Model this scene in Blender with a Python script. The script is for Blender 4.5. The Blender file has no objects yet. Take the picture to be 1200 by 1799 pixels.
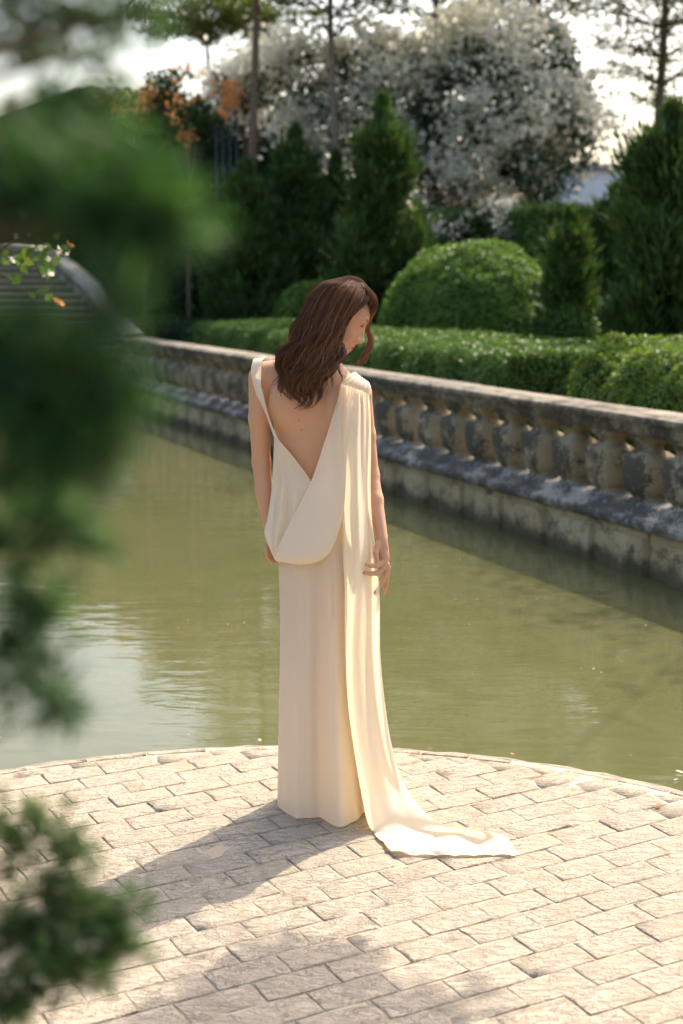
import bpy, math, random
import numpy as np
from mathutils import Vector

S = bpy.context.scene
COL = S.collection
rng = np.random.default_rng(7)
random.seed(7)

# ------------------------------------------------------------------ camera, light, exposure
CAM_H = 1.70
FPX = 2500.0
PITCH = math.atan(409.5 / FPX)
cam = bpy.data.cameras.new('camera')
cam.sensor_fit = 'HORIZONTAL'; cam.sensor_width = 24.0; cam.lens = 24.0 * FPX / 1200.0
cam.clip_start = 0.05; cam.clip_end = 2000
cam.dof.use_dof = True; cam.dof.focus_distance = 4.42; cam.dof.aperture_fstop = 2.6
cam.dof.aperture_blades = 0
camo = bpy.data.objects.new('camera', cam); COL.objects.link(camo)
camo.location = (0, 0, CAM_H); camo.rotation_euler = (math.pi / 2 - PITCH, 0, 0)
S.camera = camo

SUN_AZ = math.radians(36)     # to the right of straight ahead
SUN_EL = math.radians(50)
world = bpy.data.worlds.new('World'); S.world = world; world.use_nodes = True
wn = world.node_tree
sky = wn.nodes.new('ShaderNodeTexSky'); sky.sky_type = 'NISHITA'; sky.sun_disc = False
sky.sun_elevation = SUN_EL; sky.sun_rotation = SUN_AZ
sky.air_density = 1.2; sky.dust_density = 5.0; sky.ozone_density = 0.4
bg = wn.nodes['Background']; bg.inputs['Strength'].default_value = 0.15
wn.links.new(sky.outputs[0], bg.inputs[0])
sl = bpy.data.lights.new('sun', 'SUN'); sl.energy = 3.3; sl.angle = math.radians(0.6); sl.color = (1.0, 0.89, 0.73)
so = bpy.data.objects.new('sun', sl); COL.objects.link(so)
sdir = Vector((math.sin(SUN_AZ) * math.cos(SUN_EL), math.cos(SUN_AZ) * math.cos(SUN_EL), math.sin(SUN_EL)))
so.rotation_euler = sdir.to_track_quat('Z', 'Y').to_euler(); so.location = sdir * 30
S.view_settings.view_transform = 'Standard'; S.view_settings.look = 'None'
S.view_settings.gamma = 1.0; S.view_settings.use_curve_mapping = False
S.view_settings.exposure = 1.2
S.render.engine = 'CYCLES'
S.cycles.use_denoising = True
S.cycles.max_bounces = 10; S.cycles.diffuse_bounces = 5; S.cycles.transmission_bounces = 6
S.cycles.sample_clamp_indirect = 8

# ------------------------------------------------------------------ helpers
cF = np.array([0, math.cos(PITCH), -math.sin(PITCH)]); cU = np.array([0, math.sin(PITCH), math.cos(PITCH)])
cO = np.array([0, 0, CAM_H])
def ray(px, py):
    return cF + np.array([1.0, 0, 0]) * (px - 600) / FPX + cU * (899.5 - py) / FPX
def at(px, py, Y):
    d = ray(px, py); return cO + d * Y / d[1]
def onz(px, py, z):
    d = ray(px, py); return cO + d * (z - CAM_H) / d[2]

def mesh_np(name, V, faces, mat=None, parent=None, smooth=False, attrs=None, link=True):
    """faces: list of (M,k) int arrays"""
    me = bpy.data.meshes.new(name)
    V = np.asarray(V, np.float32)
    if not isinstance(faces, (list, tuple)): faces = [faces]
    faces = [np.asarray(f, np.int32) for f in faces if len(f)]
    me.vertices.add(len(V)); me.vertices.foreach_set('co', V.ravel())
    nl = sum(f.size for f in faces); nf = sum(len(f) for f in faces)
    me.loops.add(nl); me.polygons.add(nf)
    me.loops.foreach_set('vertex_index', np.concatenate([f.ravel() for f in faces]))
    tot = np.concatenate([np.full(len(f), f.shape[1], np.int32) for f in faces])
    st = np.concatenate([[0], np.cumsum(tot)[:-1]]).astype(np.int32)
    me.polygons.foreach_set('loop_start', st); me.polygons.foreach_set('loop_total', tot)
    if smooth: me.polygons.foreach_set('use_smooth', np.ones(nf, bool))
    if attrs:
        for k, a in attrs.items():
            a = np.asarray(a, np.float32)
            if a.ndim == 1:
                at_ = me.attributes.new(k, 'FLOAT', 'POINT'); at_.data.foreach_set('value', a)
            else:
                at_ = me.attributes.new(k, 'FLOAT_COLOR', 'POINT')
                at_.data.foreach_set('color', np.c_[a, np.ones(len(a))].astype(np.float32).ravel())
    me.update(calc_edges=True); me.validate()
    if mat: me.materials.append(mat)
    if not link: return me
    return obj(name, me, parent)

def obj(name, me, parent=None):
    o = bpy.data.objects.new(name, me); COL.objects.link(o)
    if parent: o.parent = parent
    return o
def empty(name, loc=(0, 0, 0)):
    return obj(name, None)      # parts carry world coordinates
def tag(o, label=None, cat=None, group=None, kind=None):
    if label: o['label'] = label
    if cat: o['category'] = cat
    if group: o['group'] = group
    if kind: o['kind'] = kind
    return o

class MB:
    """collects geometry for ONE mesh"""
    def __init__(s): s.V = []; s.F4 = []; s.F3 = []; s.n = 0
    def add(s, V, F4=None, F3=None):
        V = np.asarray(V, float).reshape(-1, 3)
        if F4 is not None and len(F4): s.F4.append(np.asarray(F4, int).reshape(-1, 4) + s.n)
        if F3 is not None and len(F3): s.F3.append(np.asarray(F3, int).reshape(-1, 3) + s.n)
        s.V.append(V); s.n += len(V)
    def box(s, c, h, ax=None):
        ax = np.eye(3) if ax is None else np.asarray(ax)
        q = np.array([[x, y, z] for z in (-1, 1) for y in (-1, 1) for x in (-1, 1)], float) * h
        s.add(np.asarray(c) + q @ ax, [[0, 2, 3, 1], [4, 5, 7, 6], [0, 1, 5, 4], [2, 6, 7, 3], [0, 4, 6, 2], [1, 3, 7, 5]])
    def tube(s, pts, rad, n=8):
        pts = np.asarray(pts, float); rad = np.broadcast_to(rad, len(pts)).astype(float)
        T = np.gradient(pts, axis=0); T /= np.linalg.norm(T, axis=1)[:, None] + 1e-9
        ref = np.array([0, 0, 1.0]) if abs(T[:, 2]).mean() < .8 else np.array([1.0, 0, 0])
        A = np.cross(T, ref); A /= np.linalg.norm(A, axis=1)[:, None] + 1e-9; B = np.cross(T, A)
        th = np.linspace(0, 2 * np.pi, n, endpoint=False)
        V = pts[:, None] + rad[:, None, None] * (np.cos(th)[None, :, None] * A[:, None] + np.sin(th)[None, :, None] * B[:, None])
        m = len(pts); i = np.arange(m - 1)[:, None] * n; j = np.arange(n)[None]; k = (j + 1) % n
        F = np.stack([i + j, i + k, i + n + k, i + n + j], -1).reshape(-1, 4)
        s.add(V.reshape(-1, 3), F)
        s.F3.append(np.array([[0, a + 1, a] for a in range(1, n - 1)]) + s.n - m * n)
        s.F3.append(np.array([[0, a, a + 1] for a in range(1, n - 1)]) + s.n - n)
    def build(s, name, mat, parent=None, smooth=False, attrs=None, link=True):
        return mesh_np(name, np.concatenate(s.V), [np.concatenate(s.F4) if s.F4 else np.zeros((0, 4), int), np.concatenate(s.F3) if s.F3 else np.zeros((0, 3), int)], mat, parent, smooth, attrs, link)

def crspline(pts, n):
    """Catmull-Rom through pts, resampled to n by chord length"""
    p = np.asarray(pts, float)
    q = np.vstack([2 * p[0] - p[1], p, 2 * p[-1] - p[-2]])
    t = np.linspace(0, 1, 17)[:-1][:, None]; out = []
    for i in range(len(p) - 1):
        a, b, c, d = q[i:i + 4]
        out.append(.5 * (2 * b + (c - a) * t + (2 * a - 5 * b + 4 * c - d) * t ** 2 + (3 * b - a - 3 * c + d) * t ** 3))
    out = np.vstack(out + [p[-1:]])
    L = np.r_[0, np.cumsum(np.linalg.norm(np.diff(out, axis=0), axis=1))]
    s = np.linspace(0, L[-1], n)
    return np.stack([np.interp(s, L, out[:, k]) for k in range(out.shape[1])], 1)
def crgrid(rows, nu, nv):
    """rows: list of curves; nu along each curve, nv across"""
    C = np.stack([crspline(r, nu) for r in rows])            # (R,nu,3)
    k = np.linspace(0, len(rows) - 1, nv)
    q = np.concatenate([2 * C[:1] - C[1:2], C, 2 * C[-1:] - C[-2:-1]])
    i = np.minimum(k.astype(int), len(rows) - 2); t = (k - i)[:, None, None]
    a, b, c, d = q[i], q[i + 1], q[i + 2], q[i + 3]
    return .5 * (2 * b + (c - a) * t + (2 * a - 5 * b + 4 * c - d) * t ** 2 + (3 * b - a - 3 * c + d) * t ** 3)   # (nv,nu,3)
def gridfaces(nv, nu, wrap=False):
    i = np.arange(nv - 1)[:, None] * nu; j = np.arange(nu if wrap else nu - 1)[None]; k = (j + 1) % nu
    return np.stack([i + j, i + k, i + nu + k, i + nu + j], -1).reshape(-1, 4)
def gnormals(G):
    du = np.gradient(G, axis=1); dv = np.gradient(G, axis=0)
    n = np.cross(du, dv); return n / (np.linalg.norm(n, axis=-1, keepdims=True) + 1e-9)
def smooth01(x): x = np.clip(x, 0, 1); return x * x * (3 - 2 * x)
def unit(v): v = np.asarray(v, float); return v / (np.linalg.norm(v, axis=-1, keepdims=True) + 1e-12)
def vnoise(p, seed=0):
    """cheap smooth noise from sines, about -1..1"""
    r = np.random.default_rng(seed); p = np.asarray(p, float); o = 0
    for k in range(6):
        w = r.normal(size=3); w = w / np.linalg.norm(w) * r.uniform(.6, 1.8); o = o + np.sin(p @ w * 2 * np.pi * .5 + r.uniform(0, 6.28))
    return o / 3.2

# ------------------------------------------------------------------ materials
class NT:
    def __init__(s, name):
        s.m = bpy.data.materials.new(name); s.m.use_nodes = True; s.t = s.m.node_tree; s.t.nodes.clear()
        s.out = s.n('ShaderNodeOutputMaterial')
    def n(s, typ, **k):
        nd = s.t.nodes.new(typ)
        for a, v in k.items():
            if a.startswith('i_'):
                key = a[2:].replace('_', ' '); nd.inputs[key].default_value = v
            else: setattr(nd, a, v)
        return nd
    def l(s, a, b): s.t.links.new(a, b)
    def coord(s, kind='pos'):
        if kind == 'pos': return s.n('ShaderNodeNewGeometry').outputs['Position']
        return s.n('ShaderNodeTexCoord').outputs['Object']
    def noise(s, co, scale, detail=4, rough=.55, dist=0.0):
        n = s.n('ShaderNodeTexNoise'); n.inputs['Scale'].default_value = scale; n.inputs['Detail'].default_value = detail
        n.inputs['Roughness'].default_value = rough; n.inputs['Distortion'].default_value = dist; s.l(co, n.inputs['Vector']); return n.outputs['Fac']
    def ramp(s, fac, stops):
        r = s.n('ShaderNodeValToRGB'); e = r.color_ramp.elements
        while len(e) < len(stops): e.new(0.5)
        for k, (p, c) in enumerate(stops): e[k].position = p; e[k].color = (*c, 1) if len(c) == 3 else c
        s.l(fac, r.inputs[0]); return r.outputs[0]
    def mix(s, fac, a, b, mode='MIX'):
        m = s.n('ShaderNodeMix', data_type='RGBA', blend_type=mode)
        for sock, v in ((0, fac), (6, a), (7, b)):
            if isinstance(v, (int, float)): m.inputs[sock].default_value = v
            elif isinstance(v, tuple): m.inputs[sock].default_value = (*v, 1)
            else: s.l(v, m.inputs[sock])
        return m.outputs[2]
    def math(s, op, a, b=0.0, clamp=False):
        m = s.n('ShaderNodeMath', operation=op); m.use_clamp = clamp
        for k, v in ((0, a), (1, b)):
            if isinstance(v, (int, float)): m.inputs[k].default_value = v
            else: s.l(v, m.inputs[k])
        return m.outputs[0]
    def bump(s, h, strength=.3, dist=.01, normal=None):
        b = s.n('ShaderNodeBump'); b.inputs['Strength'].default_value = strength; b.inputs['Distance'].default_value = dist; s.l(h, b.inputs['Height'])
        if normal: s.l(normal, b.inputs['Normal'])
        return b.outputs[0]
    def principled(s, color, rough=.6, normal=None, spec=.5, **k):
        p = s.n('ShaderNodeBsdfPrincipled')
        if isinstance(color, tuple): p.inputs['Base Color'].default_value = (*color, 1)
        else: s.l(color, p.inputs['Base Color'])
        if isinstance(rough, (int, float)): p.inputs['Roughness'].default_value = rough
        else: s.l(rough, p.inputs['Roughness'])
        p.inputs['Specular IOR Level'].default_value = spec
        if normal: s.l(normal, p.inputs['Normal'])
        for a, v in k.items(): p.inputs[a.replace('_', ' ')].default_value = v
        return p.outputs[0]
    def done(s, sh): s.l(sh, s.out.inputs[0]); return s.m

def leaf_material(name, stops, trans=.35, rough=.5, tcol=(1.0, 1.0, .45), spec=.35, patch=0.0):
    t = NT(name)
    a = t.n('ShaderNodeAttribute', attribute_name='rnd').outputs['Fac']
    fac = a
    if patch:
        n = t.noise(t.coord(), patch, 3); fac = t.math('ADD', t.math('MULTIPLY', a, .6), t.math('MULTIPLY', t.math('SUBTRACT', n, .3), 1.0), True)
    c = t.ramp(fac, stops)
    p = t.principled(c, rough, spec=spec)
    tr = t.n('ShaderNodeBsdfTranslucent'); t.l(t.mix(1.0, c, tcol, 'MULTIPLY'), tr.inputs[0])
    m = t.n('ShaderNodeMixShader'); m.inputs[0].default_value = trans; t.l(p, m.inputs[1]); t.l(tr.outputs[0], m.inputs[2])
    return t.done(m.outputs[0])

M = {}
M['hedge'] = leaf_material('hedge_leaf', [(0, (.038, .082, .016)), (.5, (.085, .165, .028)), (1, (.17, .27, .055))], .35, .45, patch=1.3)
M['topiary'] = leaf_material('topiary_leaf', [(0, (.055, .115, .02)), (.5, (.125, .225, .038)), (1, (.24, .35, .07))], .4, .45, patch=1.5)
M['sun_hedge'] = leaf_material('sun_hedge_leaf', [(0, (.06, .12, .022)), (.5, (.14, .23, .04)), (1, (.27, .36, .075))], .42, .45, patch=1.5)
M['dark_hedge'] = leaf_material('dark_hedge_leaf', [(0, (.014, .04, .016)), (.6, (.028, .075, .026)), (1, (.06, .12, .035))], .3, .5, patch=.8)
M['conifer'] = leaf_material('conifer_needle', [(0, (.028, .06, .016)), (.6, (.058, .11, .026)), (.94, (.11, .17, .04)), (1, (.20, .12, .04))], .3, .6, patch=1.1)
M['front'] = leaf_material('cypress_needle', [(0, (.018, .062, .020)), (.6, (.044, .112, .034)), (1, (.10, .19, .06))], .48, .55)
M['bush'] = leaf_material('cypress_bush_needle', [(0, (.035, .085, .022)), (.6, (.07, .145, .04)), (.9, (.12, .20, .06)), (1, (.20, .13, .06))], .5, .55)
M['tree'] = leaf_material('tree_leaf', [(0, (.07, .105, .03)), (.6, (.12, .16, .05)), (1, (.20, .22, .075))], .55, .5)
M['vine'] = leaf_material('vine_leaf', [(0, (.018, .045, .018)), (.6, (.035, .08, .028)), (1, (.07, .13, .04))], .35, .5)
M['white_flower'] = leaf_material('white_bract', [(0, (.78, .80, .74)), (.5, (.90, .88, .80)), (1, (.93, .88, .77))], .70, .6, (1, .97, .88))
M['orange_flower'] = leaf_material('orange_bract', [(0, (.72, .28, .08)), (.5, (.82, .40, .14)), (1, (.85, .52, .28))], .4, .6, (1, .8, .5))
M['rose_leaf'] = leaf_material('sprig_leaf', [(0, (.06, .13, .03)), (.6, (.11, .19, .04)), (1, (.24, .26, .06))], .45, .45)

def m_simple(name, col, rough=.6, nscale=20, amt=.25, spec=.4, bump=.2, bd=.004):
    t = NT(name); co = t.coord('pos'); n = t.noise(co, nscale, 5)
    d = tuple(v * (1 - amt) for v in col); u = tuple(min(1, v * (1 + amt)) for v in col)
    return t.done(t.principled(t.ramp(n, [(.25, d), (.75, u)]), rough, t.bump(n, bump, bd), spec))
M['bark'] = m_simple('bark', (.16, .11, .075), .85, 30, .45, .2, .6, .01)
M['bark_grey'] = m_simple('grey_bark', (.20, .16, .13), .85, 22, .35, .2, .6, .01)
M['twig'] = m_simple('twig', (.10, .06, .035), .85, 60, .3, .2)
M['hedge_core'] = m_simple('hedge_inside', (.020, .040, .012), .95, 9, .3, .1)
M['soil'] = m_simple('garden_soil', (.09, .075, .05), .95, 3, .4, .1, .5, .02)
M['pond_bed'] = m_simple('pond_bed', (.08, .08, .04), .95, 2, .3, .1)
M['metal'] = m_simple('painted_metal', (.03, .045, .06), .5, 40, .2, .5)
M['render'] = m_simple('white_render', (.62, .64, .66), .8, 3, .08, .2)
M['roofing'] = m_simple('roofing', (.35, .33, .33), .8, 8, .2, .2)
M['window_glass'] = m_simple('window_glass', (.05, .07, .09), .1, 3, .1, .6, 0)
M['gold'] = NT('gold').done
t = NT('gold_metal'); M['gold'] = t.done(t.principled((.8, .55, .22), .25, Metallic=1.0))

def m_stone(name, base, pale, mould_lo, mould_hi, wet=False):
    t = NT(name); co = t.coord('pos')
    big = t.noise(co, 1.6, 4, .6); mid = t.noise(co, 7, 5, .65, .6); fine = t.noise(co, 55, 4, .6)
    c = t.ramp(big, [(.3, base), (.7, pale)])
    c = t.mix(t.math('MULTIPLY', mid, .55), c, tuple(v * .62 for v in base))
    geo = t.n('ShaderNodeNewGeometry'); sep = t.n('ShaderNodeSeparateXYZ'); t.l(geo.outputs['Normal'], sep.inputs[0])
    # black lichen in patches, blackening increased on faces turned to the pond
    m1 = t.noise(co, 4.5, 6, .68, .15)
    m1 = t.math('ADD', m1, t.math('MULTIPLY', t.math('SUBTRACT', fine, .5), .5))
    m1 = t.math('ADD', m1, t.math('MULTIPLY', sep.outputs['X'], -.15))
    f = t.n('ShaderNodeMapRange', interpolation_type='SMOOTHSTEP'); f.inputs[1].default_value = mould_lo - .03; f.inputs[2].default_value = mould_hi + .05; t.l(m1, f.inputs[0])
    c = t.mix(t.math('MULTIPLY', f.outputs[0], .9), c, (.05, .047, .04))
    # pale grey lichen spots
    v = t.noise(co, 24, 3, .7); g = t.n('ShaderNodeMapRange', interpolation_type='SMOOTHSTEP'); g.inputs[1].default_value = .60; g.inputs[2].default_value = .68; t.l(v, g.inputs[0])
    c = t.mix(t.math('MULTIPLY', g.outputs[0], .55), c, (.34, .35, .33))
    rough = .9
    if wet:
        sp = t.n('ShaderNodeSeparateXYZ'); t.l(co, sp.inputs[0])
        zz = t.math('ADD', sp.outputs['Z'], t.math('MULTIPLY', t.math('SUBTRACT', mid, .5), .22))
        w = t.n('ShaderNodeMapRange', interpolation_type='SMOOTHSTEP'); w.inputs[1].default_value = .06; w.inputs[2].default_value = -.04; t.l(zz, w.inputs[0])
        c = t.mix(t.math('MULTIPLY', w.outputs[0], .85), c, (.045, .038, .018))
    b = t.bump(t.math('ADD', t.math('MULTIPLY', mid, .7), t.math('MULTIPLY', fine, .3)), .5, .012)
    return t.done(t.principled(c, rough, b, .25))
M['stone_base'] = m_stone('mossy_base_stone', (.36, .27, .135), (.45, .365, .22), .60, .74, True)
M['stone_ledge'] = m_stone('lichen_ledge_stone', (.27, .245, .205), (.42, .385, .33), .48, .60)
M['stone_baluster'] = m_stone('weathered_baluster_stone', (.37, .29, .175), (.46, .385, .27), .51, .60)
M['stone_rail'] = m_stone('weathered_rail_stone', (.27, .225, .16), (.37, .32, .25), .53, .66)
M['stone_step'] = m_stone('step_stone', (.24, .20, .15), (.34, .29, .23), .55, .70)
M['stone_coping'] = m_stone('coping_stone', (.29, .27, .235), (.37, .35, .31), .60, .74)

# paving stone with rough, split surface
t = NT('paving_stone'); co = t.coord('pos')
oi = t.n('ShaderNodeObjectInfo').outputs['Random']
n1 = t.noise(co, 9, 5, .6, .4); n2 = t.noise(co, 46, 5, .65, .5); n3 = t.noise(co, 160, 3, .6)
mpp = t.n('ShaderNodeMapping'); mpp.inputs['Rotation'].default_value = (0, 0, math.radians(-24)); mpp.inputs['Scale'].default_value = (1.0, 2.1, 1.0); t.l(co, mpp.inputs[0])
cl1 = t.noise(mpp.outputs[0], 16, 7, .62, 1.6); ridge = t.math('ABSOLUTE', t.math('SUBTRACT', cl1, .5))
crk = t.n('ShaderNodeMapRange', interpolation_type='SMOOTHSTEP'); crk.inputs[1].default_value = 0.0; crk.inputs[2].default_value = .045; t.l(ridge, crk.inputs[0])
c = t.ramp(n1, [(.28, (.375, .31, .225)), (.5, (.50, .42, .32)), (.75, (.60, .515, .405))])
c = t.mix(t.math('MULTIPLY', oi, .45), c, (.54, .455, .35))
c = t.mix(t.math('MULTIPLY', n2, .5), c, (.385, .31, .23))
st = t.n('ShaderNodeMapRange', interpolation_type='SMOOTHSTEP'); st.inputs[1].default_value = .56; st.inputs[2].default_value = .70; t.l(t.noise(co, 21, 5, .7, 1.2), st.inputs[0])
c = t.mix(t.math('MULTIPLY', st.outputs[0], .6), c, (.20, .145, .10))
vn = t.math('SUBTRACT', 1.0, crk.outputs[0]); c = t.mix(t.math('MULTIPLY', t.math('MULTIPLY', vn, t.math('GREATER_THAN', n1, .52)), .55), c, (.17, .125, .085))
h = t.math('ADD', t.math('MULTIPLY', cl1, .75), t.math('ADD', t.math('MULTIPLY', n2, .35), t.math('MULTIPLY', n3, .10)))
h = t.math('ADD', h, t.math('MULTIPLY', crk.outputs[0], .05))
M['paver'] = t.done(t.principled(c, .85, t.bump(h, 1.0, .032), .3))
t = NT('paving_mortar'); co = t.coord('pos'); n1 = t.noise(co, 30, 5, .65); n2 = t.noise(co, 6, 4)
c = t.ramp(n2, [(.38, (.16, .115, .08)), (.50, (.42, .345, .26))])
M['mortar'] = t.done(t.principled(c, .95, t.bump(n1, .6, .006), .2))
M['rim'] = m_simple('rim_concrete', (.24, .205, .16), .9, 25, .5, .2, .6, .01)

# murky pond water
t = NT('pond_water'); co = t.coord('pos')
mp = t.n('ShaderNodeMapping'); mp.inputs['Scale'].default_value = (1.0, 2.6, 1.0); t.l(co, mp.inputs[0])
a = t.noise(mp.outputs[0], 3.2, 2, .5, .3); b = t.noise(mp.outputs[0], 14, 2, .5)
lg = t.noise(co, .35, 2, .5)
amp = t.n('ShaderNodeMapRange'); amp.inputs[1].default_value = .35; amp.inputs[2].default_value = .65; amp.inputs[3].default_value = .35; amp.inputs[4].default_value = 1.0; t.l(lg, amp.inputs[0])
h = t.math('MULTIPLY', t.math('ADD', t.math('MULTIPLY', a, .8), t.math('MULTIPLY', b, .10)), amp.outputs[0])
nb = t.bump(h, .10, .05)
scum = t.noise(co, 2.3, 6, .7, 1.5)
c = t.ramp(scum, [(.35, (.086, .088, .036)), (.62, (.100, .101, .045)), (.78, (.14, .138, .072))])
M['water'] = t.done(t.principled(c, .02, nb, .5, IOR=1.33))

# cloth and body
t = NT('cream_satin'); co = t.coord('pos')
n = t.noise(co, 900, 2); p = t.principled((.87, .785, .63), .5, t.bump(n, .08, .001), .35, Sheen_Weight=.25, Sheen_Roughness=.4)
tr = t.n('ShaderNodeBsdfTranslucent'); tr.inputs[0].default_value = (.95, .81, .57, 1)
mx = t.n('ShaderNodeMixShader'); mx.inputs[0].default_value = .42; t.l(p, mx.inputs[1]); t.l(tr.outputs[0], mx.inputs[2])
M['satin'] = t.done(mx.outputs[0])
t = NT('skin'); ca = t.n('ShaderNodeAttribute', attribute_name='tint').outputs['Color']; co = t.coord('pos')
n = t.noise(co, 26, 4); cc = t.mix(t.math('MULTIPLY', n, .16), ca, (.50, .23, .15))
fine = t.noise(co, 700, 2)
M['skin'] = t.done(t.principled(cc, .48, t.bump(fine, .06, .0006), .4, Subsurface_Weight=.18, Subsurface_Scale=.006))
t = NT('brown_hair'); a = t.n('ShaderNodeAttribute', attribute_name='rnd').outputs['Fac']
c = t.ramp(a, [(0, (.055, .025, .014)), (.4, (.15, .066, .035)), (.8, (.31, .14, .07)), (1, (.50, .25, .125))])
p = t.principled(c, .42, spec=.38)
tr = t.n('ShaderNodeBsdfTranslucent'); t.l(t.mix(1.0, c, (1.0, .75, .5), 'MULTIPLY'), tr.inputs[0])
mx = t.n('ShaderNodeMixShader'); mx.inputs[0].default_value = .4; t.l(p, mx.inputs[1]); t.l(tr.outputs[0], mx.inputs[2])
M['hair'] = t.done(mx.outputs[0])

#SECTION-STRUCTURE
# ------------------------------------------------------------------ ground, pond, platform
WZ = -0.08                                   # water level
w_dir = unit(np.array([-.4217, 1.0])); w_nrm = np.array([-w_dir[1], w_dir[0]])   # w_nrm points to the pond
w_org = np.array([5.4074, 0.0])              # waterline of the wall at Y=0
def wall(s, off, z):                          # s metres from w_org, off metres behind the waterline face
    q = w_org + w_dir * s - w_nrm * off; return np.array([q[0], q[1], z])

g = mesh_np('ground', [(-900, -900, -.62), (900, -900, -.62), (900, 900, -.62), (-900, 900, -.62)], [[[0, 1, 2, 3]]], M['pond_bed']); tag(g, kind='structure')
# garden ground behind the wall and beyond the bridge
q0 = wall(-12, .3, .26); q1 = wall(21.2, .3, .26)
gg = mesh_np('garden_ground', [q0, (900, -12, .26), (900, 900, .26), (-900, 900, .26), (-900, 22.5, .26), (-4.6, 21.5, .26), q1], [[[0, 1, 2, 3, 4, 5, 6]]], M['soil']); tag(gg, kind='structure')
# bank face so that the far side of the pond is closed
mb = MB(); bk = [(-900, 22.5), (-4.6, 21.5), (q1[0], q1[1])]
for (x0, y0), (x1, y1) in zip(bk[:-1], bk[1:]): mb.add([(x0, y0, -.6), (x1, y1, -.6), (x1, y1, .259), (x0, y0, .259)], [[0, 1, 2, 3]])
tag(mb.build('pond_bank', M['stone_base']), kind='structure')
nx, ny = 2, 2
wq = [wall(-12, .02, WZ), wall(22, .02, WZ), (-900, 23, WZ), (-900, -40, WZ)]
wt = mesh_np('water', wq, [[[0, 1, 2, 3]]], M['water']); tag(wt, kind='structure')

PC = np.array([-.175, 2.974]); PR = 2.08     # round terrace
def terrace_outline(r, n=96):
    th = np.linspace(0, math.pi, n)
    return np.vstack([np.c_[PC[0] + r * np.cos(th), PC[1] + r * np.sin(th)], [(PC[0] - r, -4), (PC[0] + r, -4)]])
ol = terrace_outline(PR - .012); m = len(ol)
tz = -.0030
mb = MB(); mb.add(np.c_[ol, np.full(m, tz)]); 
plat = mesh_np('paved_terrace', np.vstack([np.c_[ol, np.full(m, tz)], np.c_[ol, np.full(m, -.6)]]),
               [np.arange(m)[None], np.array([[i, m + i, m + (i + 1) % m, (i + 1) % m] for i in range(m)])], M['mortar']); tag(plat, kind='structure')
# the rim: a ring of rough concrete, wet edge
mb = MB(); o_out = terrace_outline(PR + .055); o_in = terrace_outline(PR - .010)
jit = 1 + .0 * rng.normal(size=m)
zz = -.009 + .002 * np.sin(np.arange(m) * 2.3) + .0015 * rng.normal(size=m)
oj = o_out + (rng.normal(size=(m, 2)) * .0025)
ring = np.stack([np.c_[o_in, np.full(m, -.09)], np.c_[o_in, zz + .003], np.c_[oj, zz - .012], np.c_[oj + (oj - o_in) * .2, np.full(m, -.5)]])
F = gridfaces(4, m, False)
mb.add(ring.reshape(-1, 3), F); mb.build('rim', M['rim'], plat, True)

# paving stones: running bond turned by 30 degrees, each one an uneven split stone
BL, BW, GAP = .203, .106, .0030
ang = math.radians(29); e1 = np.array([math.cos(ang), math.sin(ang)]); e2 = np.array([-e1[1], e1[0]])
def clip_circle(poly):
    """keep what lies inside the terrace (half-disc + walkway)"""
    th = np.linspace(-.2, math.pi + .2, 60); out = poly
    r = PR - .050
    planes = [(np.array([math.cos(a), math.sin(a)]), r + math.cos(a) * PC[0] + math.sin(a) * PC[1]) for a in th]
    for nrm, d in planes:
        res = []; k = len(out)
        for i in range(k):
            a, b = out[i], out[(i + 1) % k]; da, db = a @ nrm - d, b @ nrm - d
            if da <= 0: res.append(a)
            if (da < 0) != (db < 0): res.append(a + (b - a) * da / (da - db))
        out = res
        if len(out) < 3: return None
    return np.array(out)
def paver_mesh(seed, L=BL - GAP, W=BW - GAP):
    """split stone: flat-ish cleft top, narrow broken arris"""
    r = np.random.default_rng(seed); ch = .006
    xs = np.r_[-L / 2, -L / 2 + ch, -L * .17, L * .15, L / 2 - ch, L / 2]; ys = np.r_[-W / 2, -W / 2 + ch, 0, W / 2 - ch, W / 2]
    nx_, ny_ = len(xs), len(ys); X, Y = np.meshgrid(xs, ys)
    ex = np.abs(X) > L / 2 - 1e-6; ey = np.abs(Y) > W / 2 - 1e-6; edge = ex | ey
    cut = r.uniform(-1, 1, 4)
    Z = .0008 * r.normal(size=X.shape) + .0011 * cut[0] * np.sign(X - Y * 1.6 * cut[1] + L * .25 * cut[2]) + .007 * cut[3] * Y
    Z = np.where(edge, Z - .0003 - .0016 * r.random(X.shape) ** 2, Z)
    X = X + np.where(ex, -np.sign(X) * .0035 * r.random(X.shape) ** 2, np.where(edge, .004, .007) * r.normal(size=X.shape) * .6)
    Y = Y + np.where(ey, -np.sign(Y) * .0040 * r.random(X.shape) ** 2, .0022 * r.normal(size=X.shape))
    V = np.stack([X, Y, Z], -1).reshape(-1, 3)
    F = gridfaces(ny_, nx_)
    b = [i for i in range(nx_)] + [nx_ * (j + 1) - 1 for j in range(1, ny_)] + [nx_ * ny_ - 1 - i for i in range(1, nx_)] + [nx_ * (ny_ - 1 - j) for j in range(1, ny_ - 1)]
    lo = V[b].copy(); lo[:, 2] = -.02; n0 = len(V); k = len(b)
    side = np.array([[b[i], n0 + i, n0 + (i + 1) % k, b[(i + 1) % k]] for i in range(k)])
    return mesh_np('paving_stone', np.vstack([V, lo]), [F, side], M['paver'], link=False)
variants = [paver_mesh(100 + i) for i in range(14)]
cand = []
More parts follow.
